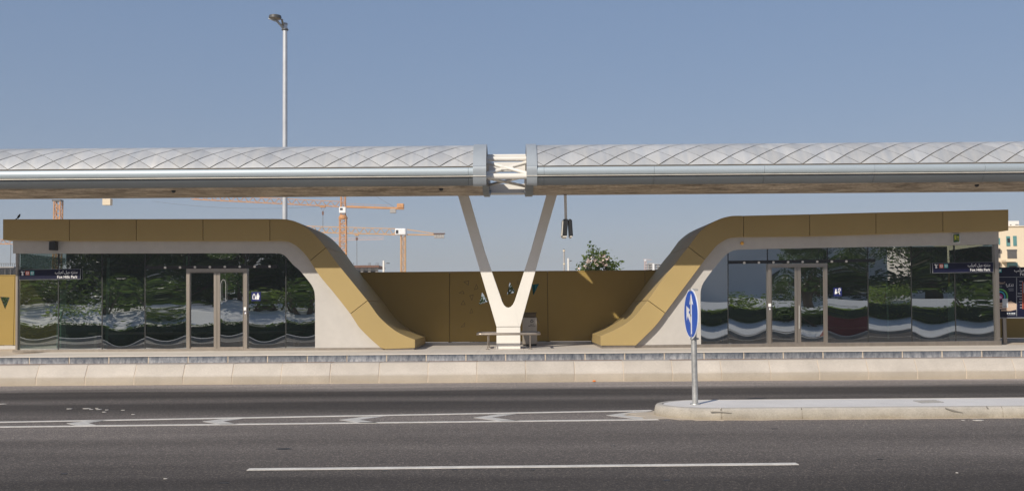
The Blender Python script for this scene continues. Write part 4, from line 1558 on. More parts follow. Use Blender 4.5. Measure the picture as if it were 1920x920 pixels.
# ---- waste bin
BY = 30.2
q = xz([(983, 644), (1007.4, 644), (1007.4, 594.5), (983, 594.5)], BY)
bn = thing('waste_bin', 'brushed steel recycling bin with dark lid standing behind the column rail', 'bin', ((q[0][0] + q[1][0]) / 2, BY, FZ))
x0, x1, zt_ = q[0][0] - .05, q[1][0], q[2][1]
link('bin_body', MB().box(x0, x1, BY, BY + .42, FZ + .05, zt_), m_binm, bn, bevel=.02)
link('bin_foot', MB().box(x0 + .02, x1 - .02, BY + .03, BY + .4, FZ, FZ + .05), m_black, bn)
link('bin_hood', MB().box(x0 - .03, x1 - .03, BY + .02, BY + .4, zt_ + .003, zt_ + .125), m_bint, bn, bevel=.012)
link('hood_roof', MB().box(x0 - .04, x1 - .0, BY - .01, BY + .44, zt_ + .126, zt_ + .15), m_bint, bn)
link('side_flap', MB().add([(x1 + .005, BY + .05, zt_ - .02), (x1 + .09, BY + .05, zt_ - .19), (x1 + .09, BY + .36, zt_ - .19), (x1 + .005, BY + .36, zt_ - .02),
                            (x1 - .0, BY + .05, zt_ - .04), (x1 + .075, BY + .05, zt_ - .2), (x1 + .075, BY + .36, zt_ - .2), (x1 - .0, BY + .36, zt_ - .04)],
                           [(0, 1, 2, 3), (7, 6, 5, 4), (0, 4, 5, 1), (1, 5, 6, 2), (2, 6, 7, 3), (3, 7, 4, 0)]), m_bint, bn)
p = pt(997.2, 601.6, BY)
n = 12
rec = MB()
for k in range(3):
    a0 = R(90 + 120 * k - 42)
    a1 = R(90 + 120 * k + 34)
    O = [(p.x + .048 * math.cos(a0 + (a1 - a0) * i / 6), p.z + .048 * math.sin(a0 + (a1 - a0) * i / 6)) for i in range(7)]
    I = [(p.x + .026 * math.cos(a0 + (a1 - a0) * i / 6), p.z + .026 * math.sin(a0 + (a1 - a0) * i / 6)) for i in range(7)]
    rec.prism(O + I[::-1], BY - .003, BY)
    a2 = a1 + .42
    rec.prism([(p.x + .062 * math.cos(a1), p.z + .062 * math.sin(a1)), (p.x + .037 * math.cos(a2), p.z + .037 * math.sin(a2)), (p.x + .012 * math.cos(a1), p.z + .012 * math.sin(a1))], BY - .0035, BY)
link('recycling_symbol', rec, m_black, bn)
p = pt(997.2, 608.6, BY)
text('bin_lettering', arab('تدوير'), p.x, p.z, BY - .003, .06, m_black, bn, 'CENTER', .01)
p = pt(997.2, 611.8, BY)
text('bin_lettering', 'RECYCLE', p.x, p.z, BY - .003, .05, m_black, bn, 'CENTER', .01)

# ---- hanging double display
HY = 26.6
ph = pt(1059.8, 362, HY)
hd = thing('hanging_display', 'pair of black passenger displays hanging from the right canopy on a cream pole', 'display', (ph.x, HY, ph.z))
link('ceiling_boss', MB().tube([(ph.x, HY, ph.z + .14), (ph.x, HY, ph.z + .02), (ph.x, HY, ph.z)], [.14, .14, .12], 16), m_vpaint, hd, smooth='auto')
link('cone', MB().tube([(ph.x, HY, ph.z - .002), (ph.x, HY, ph.z - .05), (ph.x, HY, ph.z - .07)], [.085, .04, .03], 14), m_black, hd, smooth='auto')
zb_ = pt(1060, 416, HY).z
link('pole', MB().tube([(ph.x, HY, ph.z - .05), (ph.x + .01, HY, zb_)], .036, 12), m_vpaint, hd, smooth='auto')
zc0, zc1 = pt(1060, 443.5, HY).z, pt(1060, 412.5, HY).z
H_ = zc1 - zc0
for xa, xb, tilt, dep in ((-.075, .045, -.03, .60), (.062, .128, .025, .60)):
    def slab(x0_, x1_, b0, b1, c0, c1):
        vs = []
        for c in (c0, c1):
            for a_, b_ in ((x0_, b0), (x1_, b0), (x1_, b1), (x0_, b1)):
                vs.append((ph.x + .005 + a_ + tilt * (H_ - c) / H_, HY + b_, zc0 + c))
        return MB().add(vs, [(0, 3, 2, 1), (4, 5, 6, 7), (0, 1, 5, 4), (1, 2, 6, 5), (2, 3, 7, 6), (3, 0, 4, 7)])
    scn = link('screen', slab(xa, xb, -dep / 2, dep / 2, 0, H_), m_black, hd, bevel=.006)
    f0, f1 = (xa - .02, xa - .001) if xa < 0 else (xb + .001, xb + .02)
    link('screen_face', slab(f0, f1, -dep / 2 + .02, dep / 2 - .02, .01, H_ - .02), m_line if xa < 0 else m_black, scn)
    link('screen_base', slab(xa + .01, xb - .005, -dep / 2 + .01, dep / 2 - .02, -.03, -.001), m_line, scn)
link('yoke', MB().box(ph.x - .06, ph.x + .08, HY - .05, HY + .05, zb_ - .03, zb_ + .02), m_line, hd)

# small domes under the canopies
for px, py, lab in ((829, 350.2, 'small dark fixture under the edge of the left canopy, near the V column'), (326, 356.4, 'small dark fixture under the edge of the left canopy, above the left shelter doors'), (1836, 345.4, 'small dark twin fixture under the edge of the right canopy, near its right end')):
    p = pt(px, py, 25.45)
    z = 4.54
    cd = thing('ceiling_fixture', lab, 'camera', (p.x, 25.5, z))
    link('mount', MB().box(p.x - .11, p.x + .11, 25.46, 25.6, z - .02, z + .02), m_black, cd)
    link('lens_dome', MB().ell((p.x - .03, 25.52, z - .03), .055, .055, .05), m_black, cd, smooth=True)

# ---- information board at the right edge
IBY = 29.6
q = xz([(1868, 594.6), (1990, 594), (1990, 500), (1868, 502)], IBY)
ib = thing('information_board', 'dark navy information board with route map and poster at the right edge', 'sign', ((q[0][0] + q[1][0]) / 2, IBY, FZ))
x0, x1, z0, z1 = q[0][0], q[1][0], q[0][1], q[2][1]
link('board', MB().box(x0, x1, IBY, IBY + .12, z0, z1), m_navy, ib)
link('board_rim', MB().box(x0, x1, IBY - .012, IBY + .13, z0 - .03, z0 - .002), m_sedge, ib)
for X in (x0 + .25, x1 - .25):
    link('board_post', MB().box(X - .05, X + .05, IBY + .02, IBY + .1, FZ - .01, z0 - .03), m_steel, ib)


def B(px, py, k=0):
    q_ = pt(px, py, IBY)
    return (q_.x, q_.z)


def flat(name, pts, m, lay=1, par=None):
    return link(name, MB().prism([B(*p) for p in pts], IBY - .002 * lay, IBY - .002 * lay + .002), m, par or ib)


flat('divider', [(1872, 519.6), (1990, 519), (1990, 518.2), (1872, 518.8)], m_sedge)
flat('poster_sheet', [(1872.5, 592), (1905, 591.8), (1905, 520.4), (1872.5, 520.8)], m_navy)
flat('sheet_rim', [(1905.4, 592), (1906.8, 592), (1906.8, 520.4), (1905.4, 520.4)], m_sedge)
flat('mode_icon', [(1871.8, 510.6), (1878, 510.5), (1878, 504), (1871.8, 504.2)], m_teal)
o_, i_ = [B(*p) for p in ((1873.3, 508.6), (1876.7, 508.6), (1876.7, 505.2), (1873.3, 505.2))], [B(*p) for p in ((1874.2, 507.6), (1875.8, 507.6), (1875.8, 506.2), (1874.2, 506.2))]
link('tram_symbol', MB().ring(o_, i_, IBY - .004, IBY - .002), m_print, ib)
p = pt(1963, 508.4, IBY)
text('arabic_name', arab('منتزه جبل ثعيلب'), p.x, p.z, IBY - .002, .14, m_print, ib, 'RIGHT', .012)
p = pt(1963, 516, IBY)
text('english_name', 'Fox Hills Park', p.x, p.z, IBY - .002, .14, m_print, ib, 'RIGHT', .012)
p = pt(1884.8, 532.2, IBY)
text('poster_title', 'Remember!', p.x, p.z, IBY - .005, .105, m_skin, ib, 'RIGHT')
p = pt(1900.5, 536.6, IBY)
text('poster_title', '!' + arab('تذكر'), p.x, p.z, IBY - .005, .12, m_print, ib, 'RIGHT', .012)
for k in range(3):
    flat('small_print', [(1890 + k, 541.2 + k * 2), (1900.3, 541 + k * 2), (1900.3, 540.3 + k * 2), (1890 + k, 540.5 + k * 2)], m_sedge, 2)
    if k < 2:
        flat('small_print', [(1872.8, 535.8 + k * 2), (1879, 535.7 + k * 2), (1879, 535.1 + k * 2), (1872.8, 535.2 + k * 2)], m_sedge, 2)


def ringseg(name, cx, cy, r0, r1, a0, a1, m, lay):
    n = 14
    O = [B(cx + r1 * math.cos(R(a0 + (a1 - a0) * i / n)), cy - r1 * math.sin(R(a0 + (a1 - a0) * i / n))) for i in range(n + 1)]
    I = [B(cx + r0 * math.cos(R(a0 + (a1 - a0) * i / n)), cy - r0 * math.sin(R(a0 + (a1 - a0) * i / n))) for i in range(n + 1)]
    link(name, MB().prism(O + I[::-1], IBY - .002 * lay, IBY - .002 * lay + .002), m, ib)


ringseg('green_ring', 1874.5, 556, 13.0, 15.4, -30, 100, m_pgreen, 2)
ringseg('cyan_ring', 1874.5, 556, 8.3, 10.6, -60, 100, m_pcyan, 2)
ringseg('magenta_disc', 1874.5, 556, .01, 5.6, -90, 90, m_pmag, 2)
for r in (1.6, 3.2, 4.8):
    ringseg('card_wave', 1872.5, 559.5, r, r + .8, 10, 80, m_print, 3)
flat('printed_hand', [(1889, 566), (1895, 564), (1906, 569.5), (1905.6, 580), (1895, 582.5), (1877, 582.8), (1877, 580.6), (1886, 580), (1886, 578.8), (1874, 578.8), (1873.6, 575.8), (1884, 575.8), (1884, 574.6), (1873.6, 574.6), (1873.6, 571.2), (1884, 571.2),
                      (1884, 570), (1874, 569.8), (1874.2, 567.4), (1886, 567)], m_skin, 3)
flat('printed_card', [(1879.2, 576.4), (1889.8, 576), (1889.8, 559.2), (1879.2, 559.6)], m_card, 4)
flat('card_code', [(1881, 575), (1887.6, 574.8), (1887.6, 573.4), (1881, 573.6)], m_sedge, 5)
for a, b in ((1888, 1890.5), (1891.8, 1894.5), (1896, 1899.5), (1900, 1903.5)):
    flat('app_badge', [(a, 588.4), (b, 588.4), (b, 585.8), (a, 585.8)], m_card, 2)
flat('small_print', [(1889, 590.8), (1903.5, 590.7), (1903.5, 590), (1889, 590.1)], m_sedge, 2)
flat('route_line', [(1917.2, 579), (1918.6, 579), (1918.6, 528), (1917.2, 528)], m_red, 2)
flat('route_line', [(1918.9, 549), (1920.2, 549), (1920.2, 530), (1918.9, 530)], m_pcyan, 2)
for k in range(9):
    w = (5, 4, 3, 8, 9, 5, 6, 4, 4)[k]
    yy = 534 + k * 5.3
    flat('stop_name', [(1916.2 - w, yy + 1), (1916.2, yy + 1), (1916.2, yy - 1.1), (1916.2 - w, yy - 1.1)], m_sedge, 2)
flat('stop_name', [(1911, 528), (1917.5, 528), (1917.5, 526.4), (1911, 526.4)], m_sedge, 2)

# ================================================================== TRAFFIC SIGN
sb = gp(1303.5, 757, IZ)
ts = thing('traffic_sign', 'round blue sign with two white arrows on a grey pole on the traffic island', 'sign', sb)
pt_top = pt(1303, 557, sb.y).z
link('pole', MB().tube([(sb.x, sb.y, IZ), (sb.x - .004, sb.y, pt_top)], .040, 16), m_galv, ts, smooth='auto')
link('base_collar', MB().tube([(sb.x, sb.y, IZ - .002), (sb.x, sb.y, IZ + .012), (sb.x, sb.y, IZ + .02)], [.07, .066, .042], 18), m_galv, ts, smooth='auto')
pc = pt(1296, 588, sb.y)
rad = (pt(1296, 541, sb.y).z - pt(1296, 635, sb.y).z) / 2
yaw = R(-84)        # plate turned well to the left
ca, sa = math.cos(yaw), math.sin(yaw)


def S3(a, n, c):
    """a across the plate, n out of its face, c up"""
    # face normal starts at -y and turns to -x
    return (pc.x + a * ca + n * sa, pc.y + a * sa * -1 * -1 - n * ca, pc.z + c)


def plate(name, pts, n0, n1, m, par):
    k = len(pts)
    ar = sum(pts[i][0] * pts[(i + 1) % k][1] - pts[(i + 1) % k][0] * pts[i][1] for i in range(k))
    if ar < 0:
        pts = pts[::-1]
    mb = MB().add([S3(a, n1, c) for a, c in pts] + [S3(a, n0, c) for a, c in pts],
                  [tuple(range(k)), tuple(range(2 * k - 1, k - 1, -1))] + [(i, i + k, (i + 1) % k + k, (i + 1) % k) for i in range(k)])
    return link(name, mb, m, par)


cir = lambda r, n=40: [(r * math.cos(2 * math.pi * i / n), r * math.sin(2 * math.pi * i / n)) for i in range(n)]
dk = plate('plate', cir(rad), -.004, .004, m_print, ts)
plate('blue_face', cir(rad * .935), .0045, .007, m_blue, dk)
r_ = rad
plate('straight_arrow', [(.02 * r_, -.80 * r_), (.14 * r_, -.80 * r_), (.16 * r_, .42 * r_), (.36 * r_, .36 * r_), (.10 * r_, .80 * r_), (-.16 * r_, .36 * r_), (.04 * r_, .42 * r_), (.02 * r_, -.2 * r_)], .0075, .010, m_print, dk)
plate('left_arrow', [(.02 * r_, -.42 * r_), (.02 * r_, -.12 * r_), (-.28 * r_, .06 * r_), (-.10 * r_, .16 * r_), (-.60 * r_, .32 * r_), (-.58 * r_, -.28 * r_), (-.42 * r_, -.08 * r_)], .0075, .0095, m_print, dk)
for c in (.33, -.02, -.34):
    b_ = MB().box(sb.x - .044, sb.x + .046, sb.y - .044, sb.y + .044, pc.z + c - .014, pc.z + c + .014)
    b_.bar((sb.x + .046, sb.y, pc.z + c), (sb.x + .066, sb.y, pc.z + c), .02)
    link('clamp', b_, m_galv, ts)
link('back_rib', MB().bar(S3(0, -.015, -.3), S3(0, -.015, .3), .03, .02), m_galv, ts)

# orange scrap at the kerb
p = gp(1110, 712)
p.y = 20.43
ob = MB().ell((p.x, p.y, .018), .035, .03, .018, 9, 5)
ob.v = [(a + random.uniform(-.006, .006), b + random.uniform(-.006, .006), max(0, c + random.uniform(-.005, .005))) for a, b, c in ob.v]
tag(link('orange_peel', ob, m_orange, origin=(p.x, p.y, 0)), 'small orange scrap lying on the asphalt at the foot of the roadside kerb', 'litter')

# ================================================================== LAMP POST
LD = 38.0
lb_ = pt(534.3, 560, LD)
lt = pt(534.5, 46, LD)
ls = thing('street_lamp', 'tall grey lamp post with a dark round head rising behind the left canopy', 'street lamp', (lb_.x, LD, 0))
link('post', MB().tube([(lb_.x, LD, 0), (lb_.x, LD, 1.0), (lt.x, LD, lt.z)], [.13, .10, .085], 18), m_pole, ls, smooth='auto')
link('post_base', MB().tube([(lb_.x, LD, 0), (lb_.x, LD, .05), (lb_.x, LD, .5)], [.22, .2, .12], 16), m_galv, ls, smooth='auto')
k = LD / F
ar = [(lt.x + .10, LD, lt.z - 9 * k), (lt.x - 1 * k, LD, lt.z - 10 * k), (lt.x - 5 * k, LD - .1, lt.z - 5 * k), (lt.x - 12 * k, LD - .3, lt.z + 2 * k), (lt.x - 22 * k, LD - .35, lt.z + 5 * k), (lt.x - 27 * k, LD - .35, lt.z + 6.5 * k)]
link('arm', MB().tube(ar, [.05, .05, .05, .045, .04, .03], 8), m_galv, ls, smooth='auto')
link('collar', MB().tube([(lt.x, LD, lt.z - 11.5 * k), (lt.x, LD, lt.z - 9.5 * k)], .13, 14), m_lamp, ls, smooth='auto')
link('post_cap', MB().tube([(lt.x + .01, LD, lt.z - .02), (lt.x + .02, LD, lt.z + .05)], [.09, .08], 14), m_galv, ls, smooth='auto')
hc_ = Vector((lt.x - 15.5 * k, LD - .3, lt.z + 9 * k))
link('lamp_head', MB().tube([(hc_.x, hc_.y, hc_.z - 2.4 * k), (hc_.x, hc_.y, hc_.z + 1.2 * k), (hc_.x, hc_.y, hc_.z + 3.4 * k), (hc_.x, hc_.y, hc_.z + 4.2 * k)], [11.6 * k, 11.8 * k, 11.0 * k, 7 * k], 24), m_lamp, ls, smooth='auto')
link('lens', MB().tube([(hc_.x, hc_.y, hc_.z - 4.2 * k), (hc_.x, hc_.y, hc_.z - 2.5 * k)], [8.0 * k, 10.5 * k], 24), m_lens, ls, smooth='auto')
link('strut', MB().tube([(lt.x - 3 * k, LD - .1, lt.z - 3 * k), (lt.x - 3.2 * k, LD - .25, lt.z + 6 * k)], .04, 8), m_lens, ls, smooth='auto')


# ================================================================== CRANES
def lattice(mb, a, b, w, h, n, t, tri=False):
    """open lattice boom from a to b; four chords (or three) plus zig-zag webs"""
    a, b = Vector(a), Vector(b)
    d = (b - a).normalized()
    up = Vector((0, 0, 1)) if abs(d.z) < .8 else Vector((1, 0, 0))
    r = d.cross(up).normalized()
    u = r.cross(d).normalized()
    if tri:
        cs = [(-w / 2, 0), (w / 2, 0), (0, h)]
        prs = [(0, 2), (1, 2), (0, 1)]
    else:
        cs = [(-w / 2, -h / 2), (w / 2, -h / 2), (w / 2, h / 2), (-w / 2, h / 2)]
        prs = [(0, 1), (1, 2), (2, 3), (3, 0)]

    def P(c, s):
        return a + (b - a) * s + r * cs[c][0] + u * cs[c][1]
    for c in range(len(cs)):
        mb.bar(P(c, 0), P(c, 1), t * 1.5)
    for i in range(n):
        for c1, c2 in prs:
            if i % 2 == 0:
                c1, c2 = c2, c1
            mb.bar(P(c1, i / n), P(c2, (i + 1) / n), t * .8)
            if not tri:
                mb.bar(P(c1, i / n), P(c2, i / n), t * .7)
    return mb


def cable(mb, a, b, t):
    return mb.bar(a, b, t)


# big orange crane with a tower peak
d = 220.0
K = d / F
cr1 = thing('tower_crane', 'orange hammerhead tower crane with white cab, taller of the two cranes in the gap', 'crane', (pt(643, 560, d).x, d, 0), 'construction cranes on the skyline')
mx = pt(643, 500, d).x
zs = pt(643, 411, d).z
link('mast', lattice(MB(), (mx, d, 0), (mx, d, zs), 1.36, 1.36, 22, .13), m_crane, cr1)
link('slewing_ring', MB().tube([(mx, d, zs), (mx, d, zs + .35), (mx, d, zs + .9)], [.95, 1.0, .7], 14), m_crane, cr1)
link('tower_top', lattice(MB(), (mx, d, zs + .6), (mx, d, pt(643, 330, d).z), .95, .95, 9, .12), m_crane, cr1)
ja, jb = pt(360, 373.5, d), pt(636, 387.5, d)
link('jib', lattice(MB(), (jb.x, d, jb.z), (ja.x, d, ja.z), 1.1, 1.15, 34, .085, tri=True), m_crane, cr1)
ca_, cb = pt(650, 387.5, d), pt(757, 391, d)
link('counter_jib', MB().bar((ca_.x, d, ca_.z), (cb.x, d, cb.z), .9, .42), m_crane, cr1)
hw = MB()
for f in (.1, .3, .5, .7):
    q_ = ca_.lerp(cb, f)
    hw.bar((q_.x, d - .5, q_.z + .2), (q_.x, d - .5, q_.z + .55), .05)
hw.bar((ca_.x, d - .5, ca_.z + .6), (ca_.lerp(cb, .75).x, d - .5, ca_.lerp(cb, .75).z + .6), .05)
link('walkway_rail', hw, m_crane, cr1)
q_ = pt(751, 386, d)
link('winch', MB().box(q_.x - .75, q_.x + .75, d - .6, d + .6, q_.z - .55, q_.z + .5), m_crane, cr1, bevel=.15)
q_ = pt(737, 395, d)
link('counterweight', MB().box(q_.x - .62, q_.x + .62, d - .5, d + .5, q_.z - .5, q_.z + .4), m_conc, cr1)
q_ = pt(643.5, 394.5, d)
cabo = link('cab', MB().box(q_.x - .72, q_.x + .72, d - 1.2, d - .2, q_.z - .65, q_.z + .65), m_print, cr1, bevel=.08)
link('cab_window', MB().box(q_.x - .5, q_.x + .1, d - 1.23, d - 1.201, q_.z - .05, q_.z + .42), m_black, cabo)
q_ = pt(605.5, 386.5, d)
tro = link('trolley', MB().box(q_.x - .55, q_.x + .55, d - .5, d + .5, q_.z - .3, q_.z), m_crane, cr1)
hk = MB()
q2, q3 = pt(605.5, 399.5, d), pt(605.5, 430, d)
for dx in (-.35, .35):
    hk.bar((q_.x + dx, d, q_.z - .25), (q2.x, d, q2.z), .05)
link('hoist_rope', hk, m_greyw, tro)
link('hook_block', MB().box(q2.x - .18, q2.x + .18, d - .15, d + .15, q2.z - .4, q2.z + .35), m_brown, tro)
link('hook_line', MB().bar((q2.x, d, q2.z - .4), (q3.x, d, q3.z), .09), m_greyw, tro)
cab_ = MB()
pk = pt(643, 332, d)
cable(cab_, (mx, d, pk.z), (cb.x - 2, d, cb.z + .3), .05)
cable(cab_, (mx, d, pk.z), (ja.x + 6, d, ja.z + 1.1), .05)
link('pendant_bar', cab_, m_greyw, cr1)
a_, b_, c_2 = pt(285, 377, d), pt(430, 398, d), pt(604, 387, d)
sg = MB()
pv = None
for i in range(13):
    t = i / 12
    q_ = a_ * ((1 - t) * (1 - t)) + b_ * (2 * t * (1 - t)) + c_2 * (t * t)
    if pv is not None:
        sg.bar(pv, q_, .04)
    pv = q_
link('slack_cable', sg, m_greyw, cr1)

# flat-top yellow crane
d = 260.0
cr2 = thing('tower_crane', 'yellow flat-top tower crane with big white cab, right of the taller orange crane', 'crane', (pt(756, 560, d).x, d, 0), 'construction cranes on the skyline')
mx = pt(756, 500, d).x
zs = pt(756, 441, d).z
link('mast', lattice(MB(), (mx, d, 0), (mx, d, zs), 1.1, 1.1, 20, .18), m_crane2, cr2)
ja, jb = pt(540, 434, d), pt(745, 440, d)
link('jib', lattice(MB(), (jb.x, d, jb.z), (ja.x, d, ja.z), 1.2, 1.55, 26, .12, tri=True), m_crane2, cr2)
q_ = pt(752, 435.5, d)
cabo = link('cab', MB().box(q_.x - 1.45, q_.x + 1.35, d - 1.3, d + .8, q_.z - .75, q_.z + .95), m_print, cr2, bevel=.25)
link('cab_window', MB().box(q_.x - 1.2, q_.x - .55, d - 1.33, d - 1.301, q_.z - .4, q_.z + .5), m_black, cabo)
ca_, cb = pt(763, 439.8, d), pt(815, 440.2, d)
link('counter_jib', MB().bar((ca_.x, d, ca_.z), (cb.x, d, cb.z), .9, .28), m_crane2, cr2)
qa, qb2 = pt(763, 430, d), pt(813, 437.5, d)
link('tie_bar', MB().bar((qa.x, d, qa.z), (qb2.x, d, qb2.z), .2), m_crane2, cr2)
q_ = pt(823.5, 440.5, d)
cw = MB()
for i in range(4):
    cw.box(q_.x - 1.25 + i * .64, q_.x - .65 + i * .64, d - .5, d + .5, q_.z - .82, q_.z + .25)
link('counterweight', cw, m_conc, cr2)
link('counter_deck', MB().box(q_.x - 1.45, q_.x + 1.5, d - .8, d + .8, q_.z + .26, q_.z + .45), m_brown, cr2)
hw = MB()
for i in range(6):
    hw.bar((q_.x - 1.4 + i * .56, d - .8, q_.z + .45), (q_.x - 1.4 + i * .56, d - .8, q_.z + 1.0), .05)
hw.bar((q_.x - 1.4, d - .8, q_.z + 1.0), (q_.x + 1.4, d - .8, q_.z + 1.0), .05)
link('walkway_rail', hw, m_conc, cr2)
q_ = pt(669, 439, d)
tro = link('trolley', MB().box(q_.x - .5, q_.x + .5, d - .5, d + .5, q_.z - .4, q_.z - .05), m_crane2, cr2)
q2, q3 = pt(669, 447.5, d), pt(669.3, 497, d)
link('hook_block', MB().box(q2.x - .28, q2.x + .28, d - .2, d + .2, q2.z - .35, q2.z + .35), m_brown, tro)
hk = MB()
hk.bar((q_.x, d, q_.z - .3), (q2.x, d, q2.z), .08)
hk.bar((q2.x, d, q2.z), (q3.x, d, q3.z), .11)
link('hoist_rope', hk, m_greyw, tro)

# far faint crane
d = 460.0
cr3 = thing('tower_crane', 'distant pale orange crane boom low behind the taller orange crane', 'crane', (pt(590, 560, d).x, d, 0), 'construction cranes on the skyline')
ja, jb = pt(720, 448.5, d), pt(560, 452.5, d)
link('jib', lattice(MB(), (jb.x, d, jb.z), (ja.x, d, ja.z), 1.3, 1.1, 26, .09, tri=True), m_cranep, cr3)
mx = pt(590, 500, d).x
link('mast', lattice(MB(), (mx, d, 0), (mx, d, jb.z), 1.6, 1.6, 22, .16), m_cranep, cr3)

# crane over the left shelter
d = 200.0
cr4 = thing('tower_crane', 'orange crane mast rising above the left shelter roof, near the left edge', 'crane', (pt(107.5, 560, d).x, d, 0), 'construction cranes on the skyline')
mx = pt(107.5, 480, d).x
zs = pt(107, 378, d).z
link('mast', lattice(MB(), (mx, d, 0), (mx, d, zs), 1.2, 1.2, 20, .13), m_crane, cr4)
link('slewing_ring', MB().box(mx - 1.0, mx + .7, d - .7, d + .7, zs, zs + .35), m_greyw, cr4)
q_ = pt(201.5, 380, d)
link('counterweight', MB().box(q_.x - .78, q_.x + .78, d - .6, d + .6, q_.z - .5, q_.z + .75), m_cream, cr4)
link('counter_jib', MB().bar((mx, d, zs + .9), (q_.x + 1.6, d, zs + .9), .9, .3), m_crane, cr4)
ja = pt(-60, 366, d)
link('jib', lattice(MB(), (mx, d, zs + .9), (ja.x, d, ja.z), 1.1, 1.2, 20, .09, tri=True), m_crane, cr4)

# crane cut by the left edge
d = 210.0
cr5 = thing('tower_crane', 'orange crane boom end low at the left edge, beside the left shelter roof', 'crane', (pt(-60, 560, d).x, d, 0), 'construction cranes on the skyline')
ja, jb = pt(22, 457.5, d), pt(-60, 455.5, d)
link('jib', lattice(MB(), (jb.x, d, jb.z), (ja.x, d, ja.z), 1.1, .9, 10, .08, tri=True), m_crane, cr5)
mx = pt(-60, 500, d).x
link('mast', lattice(MB(), (mx, d, 0), (mx, d, jb.z), 1.3, 1.3, 18, .13), m_crane, cr5)
q_ = pt(20.5, 458, d)
hk = MB().bar((q_.x, d, q_.z), (q_.x, d, pt(20, 497, d).z), .09)
link('hoist_rope', hk, m_greyw, cr5)

# tiny pale crane at the right
d = 800.0
cr6 = thing('tower_crane', 'tiny pale pink crane far away, left of the right shelter ramp', 'crane', (pt(1210, 560, d).x, d, 0), 'construction cranes on the skyline')
mx = pt(1210, 500, d).x
zs = pt(1210, 488, d).z
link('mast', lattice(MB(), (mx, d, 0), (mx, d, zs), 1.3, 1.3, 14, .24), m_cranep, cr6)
ja, jb = pt(1206, 486, d), pt(1222, 487, d)
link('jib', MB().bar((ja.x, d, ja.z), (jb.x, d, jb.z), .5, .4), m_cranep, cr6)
link('cab', MB().box(mx - .8, mx + .6, d - 1, d + 1, zs - .6, zs + .8), m_print, cr6)

# ================================================================== FAR BUILDINGS AND POLES
d = 180.0


def pbox(mb, x0, x1, y_top, y_bot, d, dep):
    a, b = pt(x0, y_bot, d), pt(x1, y_top, d)
    return mb.box(a.x, b.x, d, d + dep, a.z, b.z)


ub_ = thing('unfinished_building', 'dark unfinished concrete frame with brown slab edge, right of the left shelter ramp', 'building', (pt(690, 560, d).x, d, 0))
link('slab', pbox(MB(), 640, 710.5, 497, 501.6, d, 9), m_brown, ub_)
link('core', pbox(MB(), 652, 700, 502, 575, d + 5, 3), m_dark, ub_)
for x in (662, 676, 690, 704):
    link('column', pbox(MB(), x, x + 4.5, 501.8, 580, d + .4, .6), m_conc, ub_)
rb = MB()
for x in (645, 652, 662, 690, 692, 694, 704, 707, 709):
    a, b = pt(x, 497, d), pt(x + random.uniform(-.6, .6), 491.8, d)
    rb.bar((a.x, d + .5, a.z), (b.x, d + .5, b.z), .06)
for yy in (503.5, 506.5):
    a, b = pt(660, yy, d), pt(708, yy, d)
    rb.bar((a.x, d + .2, a.z), (b.x, d + .2, b.z), .1)
tag(link('rebar', rb, m_greyw, ub_), kind='stuff')
a, b = pt(710, 499.5, d), pt(717, 499.5, d)
link('outrigger', MB().bar((a.x, d + .3, a.z), (b.x, d + .3, b.z), .12), m_brown, ub_)

d = 150.0
lb2 = thing('unfinished_building', 'dark hoarded building site with thin railings at the far left edge', 'building', (pt(5, 560, d).x, d, 0))
link('hoarding', pbox(MB(), -70, 30, 502.5, 580, d, 2), m_dark, lb2)
link('slab', pbox(MB(), -70, 26, 499.5, 502.3, d + .2, 6), m_conc, lb2)
rb = MB()
for x in range(-60, 27, 4):
    a, b = pt(x, 499.5, d), pt(x, 493, d)
    rb.bar((a.x, d + .5, a.z), (b.x, d + .5, b.z), .05)
a, b = pt(-62, 493.5, d), pt(26, 493.5, d)
rb.bar((a.x, d + .5, a.z), (b.x, d + .5, b.z), .06)
link('railing', rb, m_greyw, lb2)
for x in (8, 18):
    link('post', pbox(MB(), x, x + .8, 504, 580, d - .3, .1), m_greyw, lb2)

d = 420.0
gb_ = thing('concrete_block', 'pale grey unfinished block far away beside the right shelter ramp', 'building', (pt(1228, 560, d).x, d, 0))
for i in range(5):
    link('floor_slab', pbox(MB(), 1215, 1250, 494.5 + i * 4.4, 495.8 + i * 4.4, d, 9), m_conc, gb_)
for x in (1216, 1221, 1228, 1234, 1241):
    link('column', pbox(MB(), x, x + 1.3, 495, 580, d + .5, 1), m_conc, gb_)
link('core', pbox(MB(), 1218.5, 1226, 492.6, 580, d + 4, 5), m_conc, gb_)
link('white_shaft', pbox(MB(), 1224.7, 1227, 494, 580, d - .6, .5), m_print, gb_)

# poles beyond the wall
d = 70.0
K = d / F


def polelamp(px, ytop, arm, label, r=3.2, d=70.0):
    a = pt(px, 540, d)
    K = d / F
    z = pt(px, ytop, d).z
    t = thing('street_lamp', label, 'street lamp', (a.x, d, 0), 'pale lamp posts beyond the wall')
    link('post', MB().tube([(a.x, d, 0), (a.x, d, z)], [r * K * 1.1 / 2, r * K / 2], 12), m_vpaint, t, smooth='auto')
    zz = z - 5 * K
    link('arm', MB().bar((a.x, d, zz), (a.x + arm * K, d, zz - .2 * K), 1.0 * K), m_galv, t)
    link('lamp_head', MB().box(a.x + arm * K * .5, a.x + arm * K, d - .15, d + .15, zz - .6 * K, zz + .8 * K), m_lamp, t)


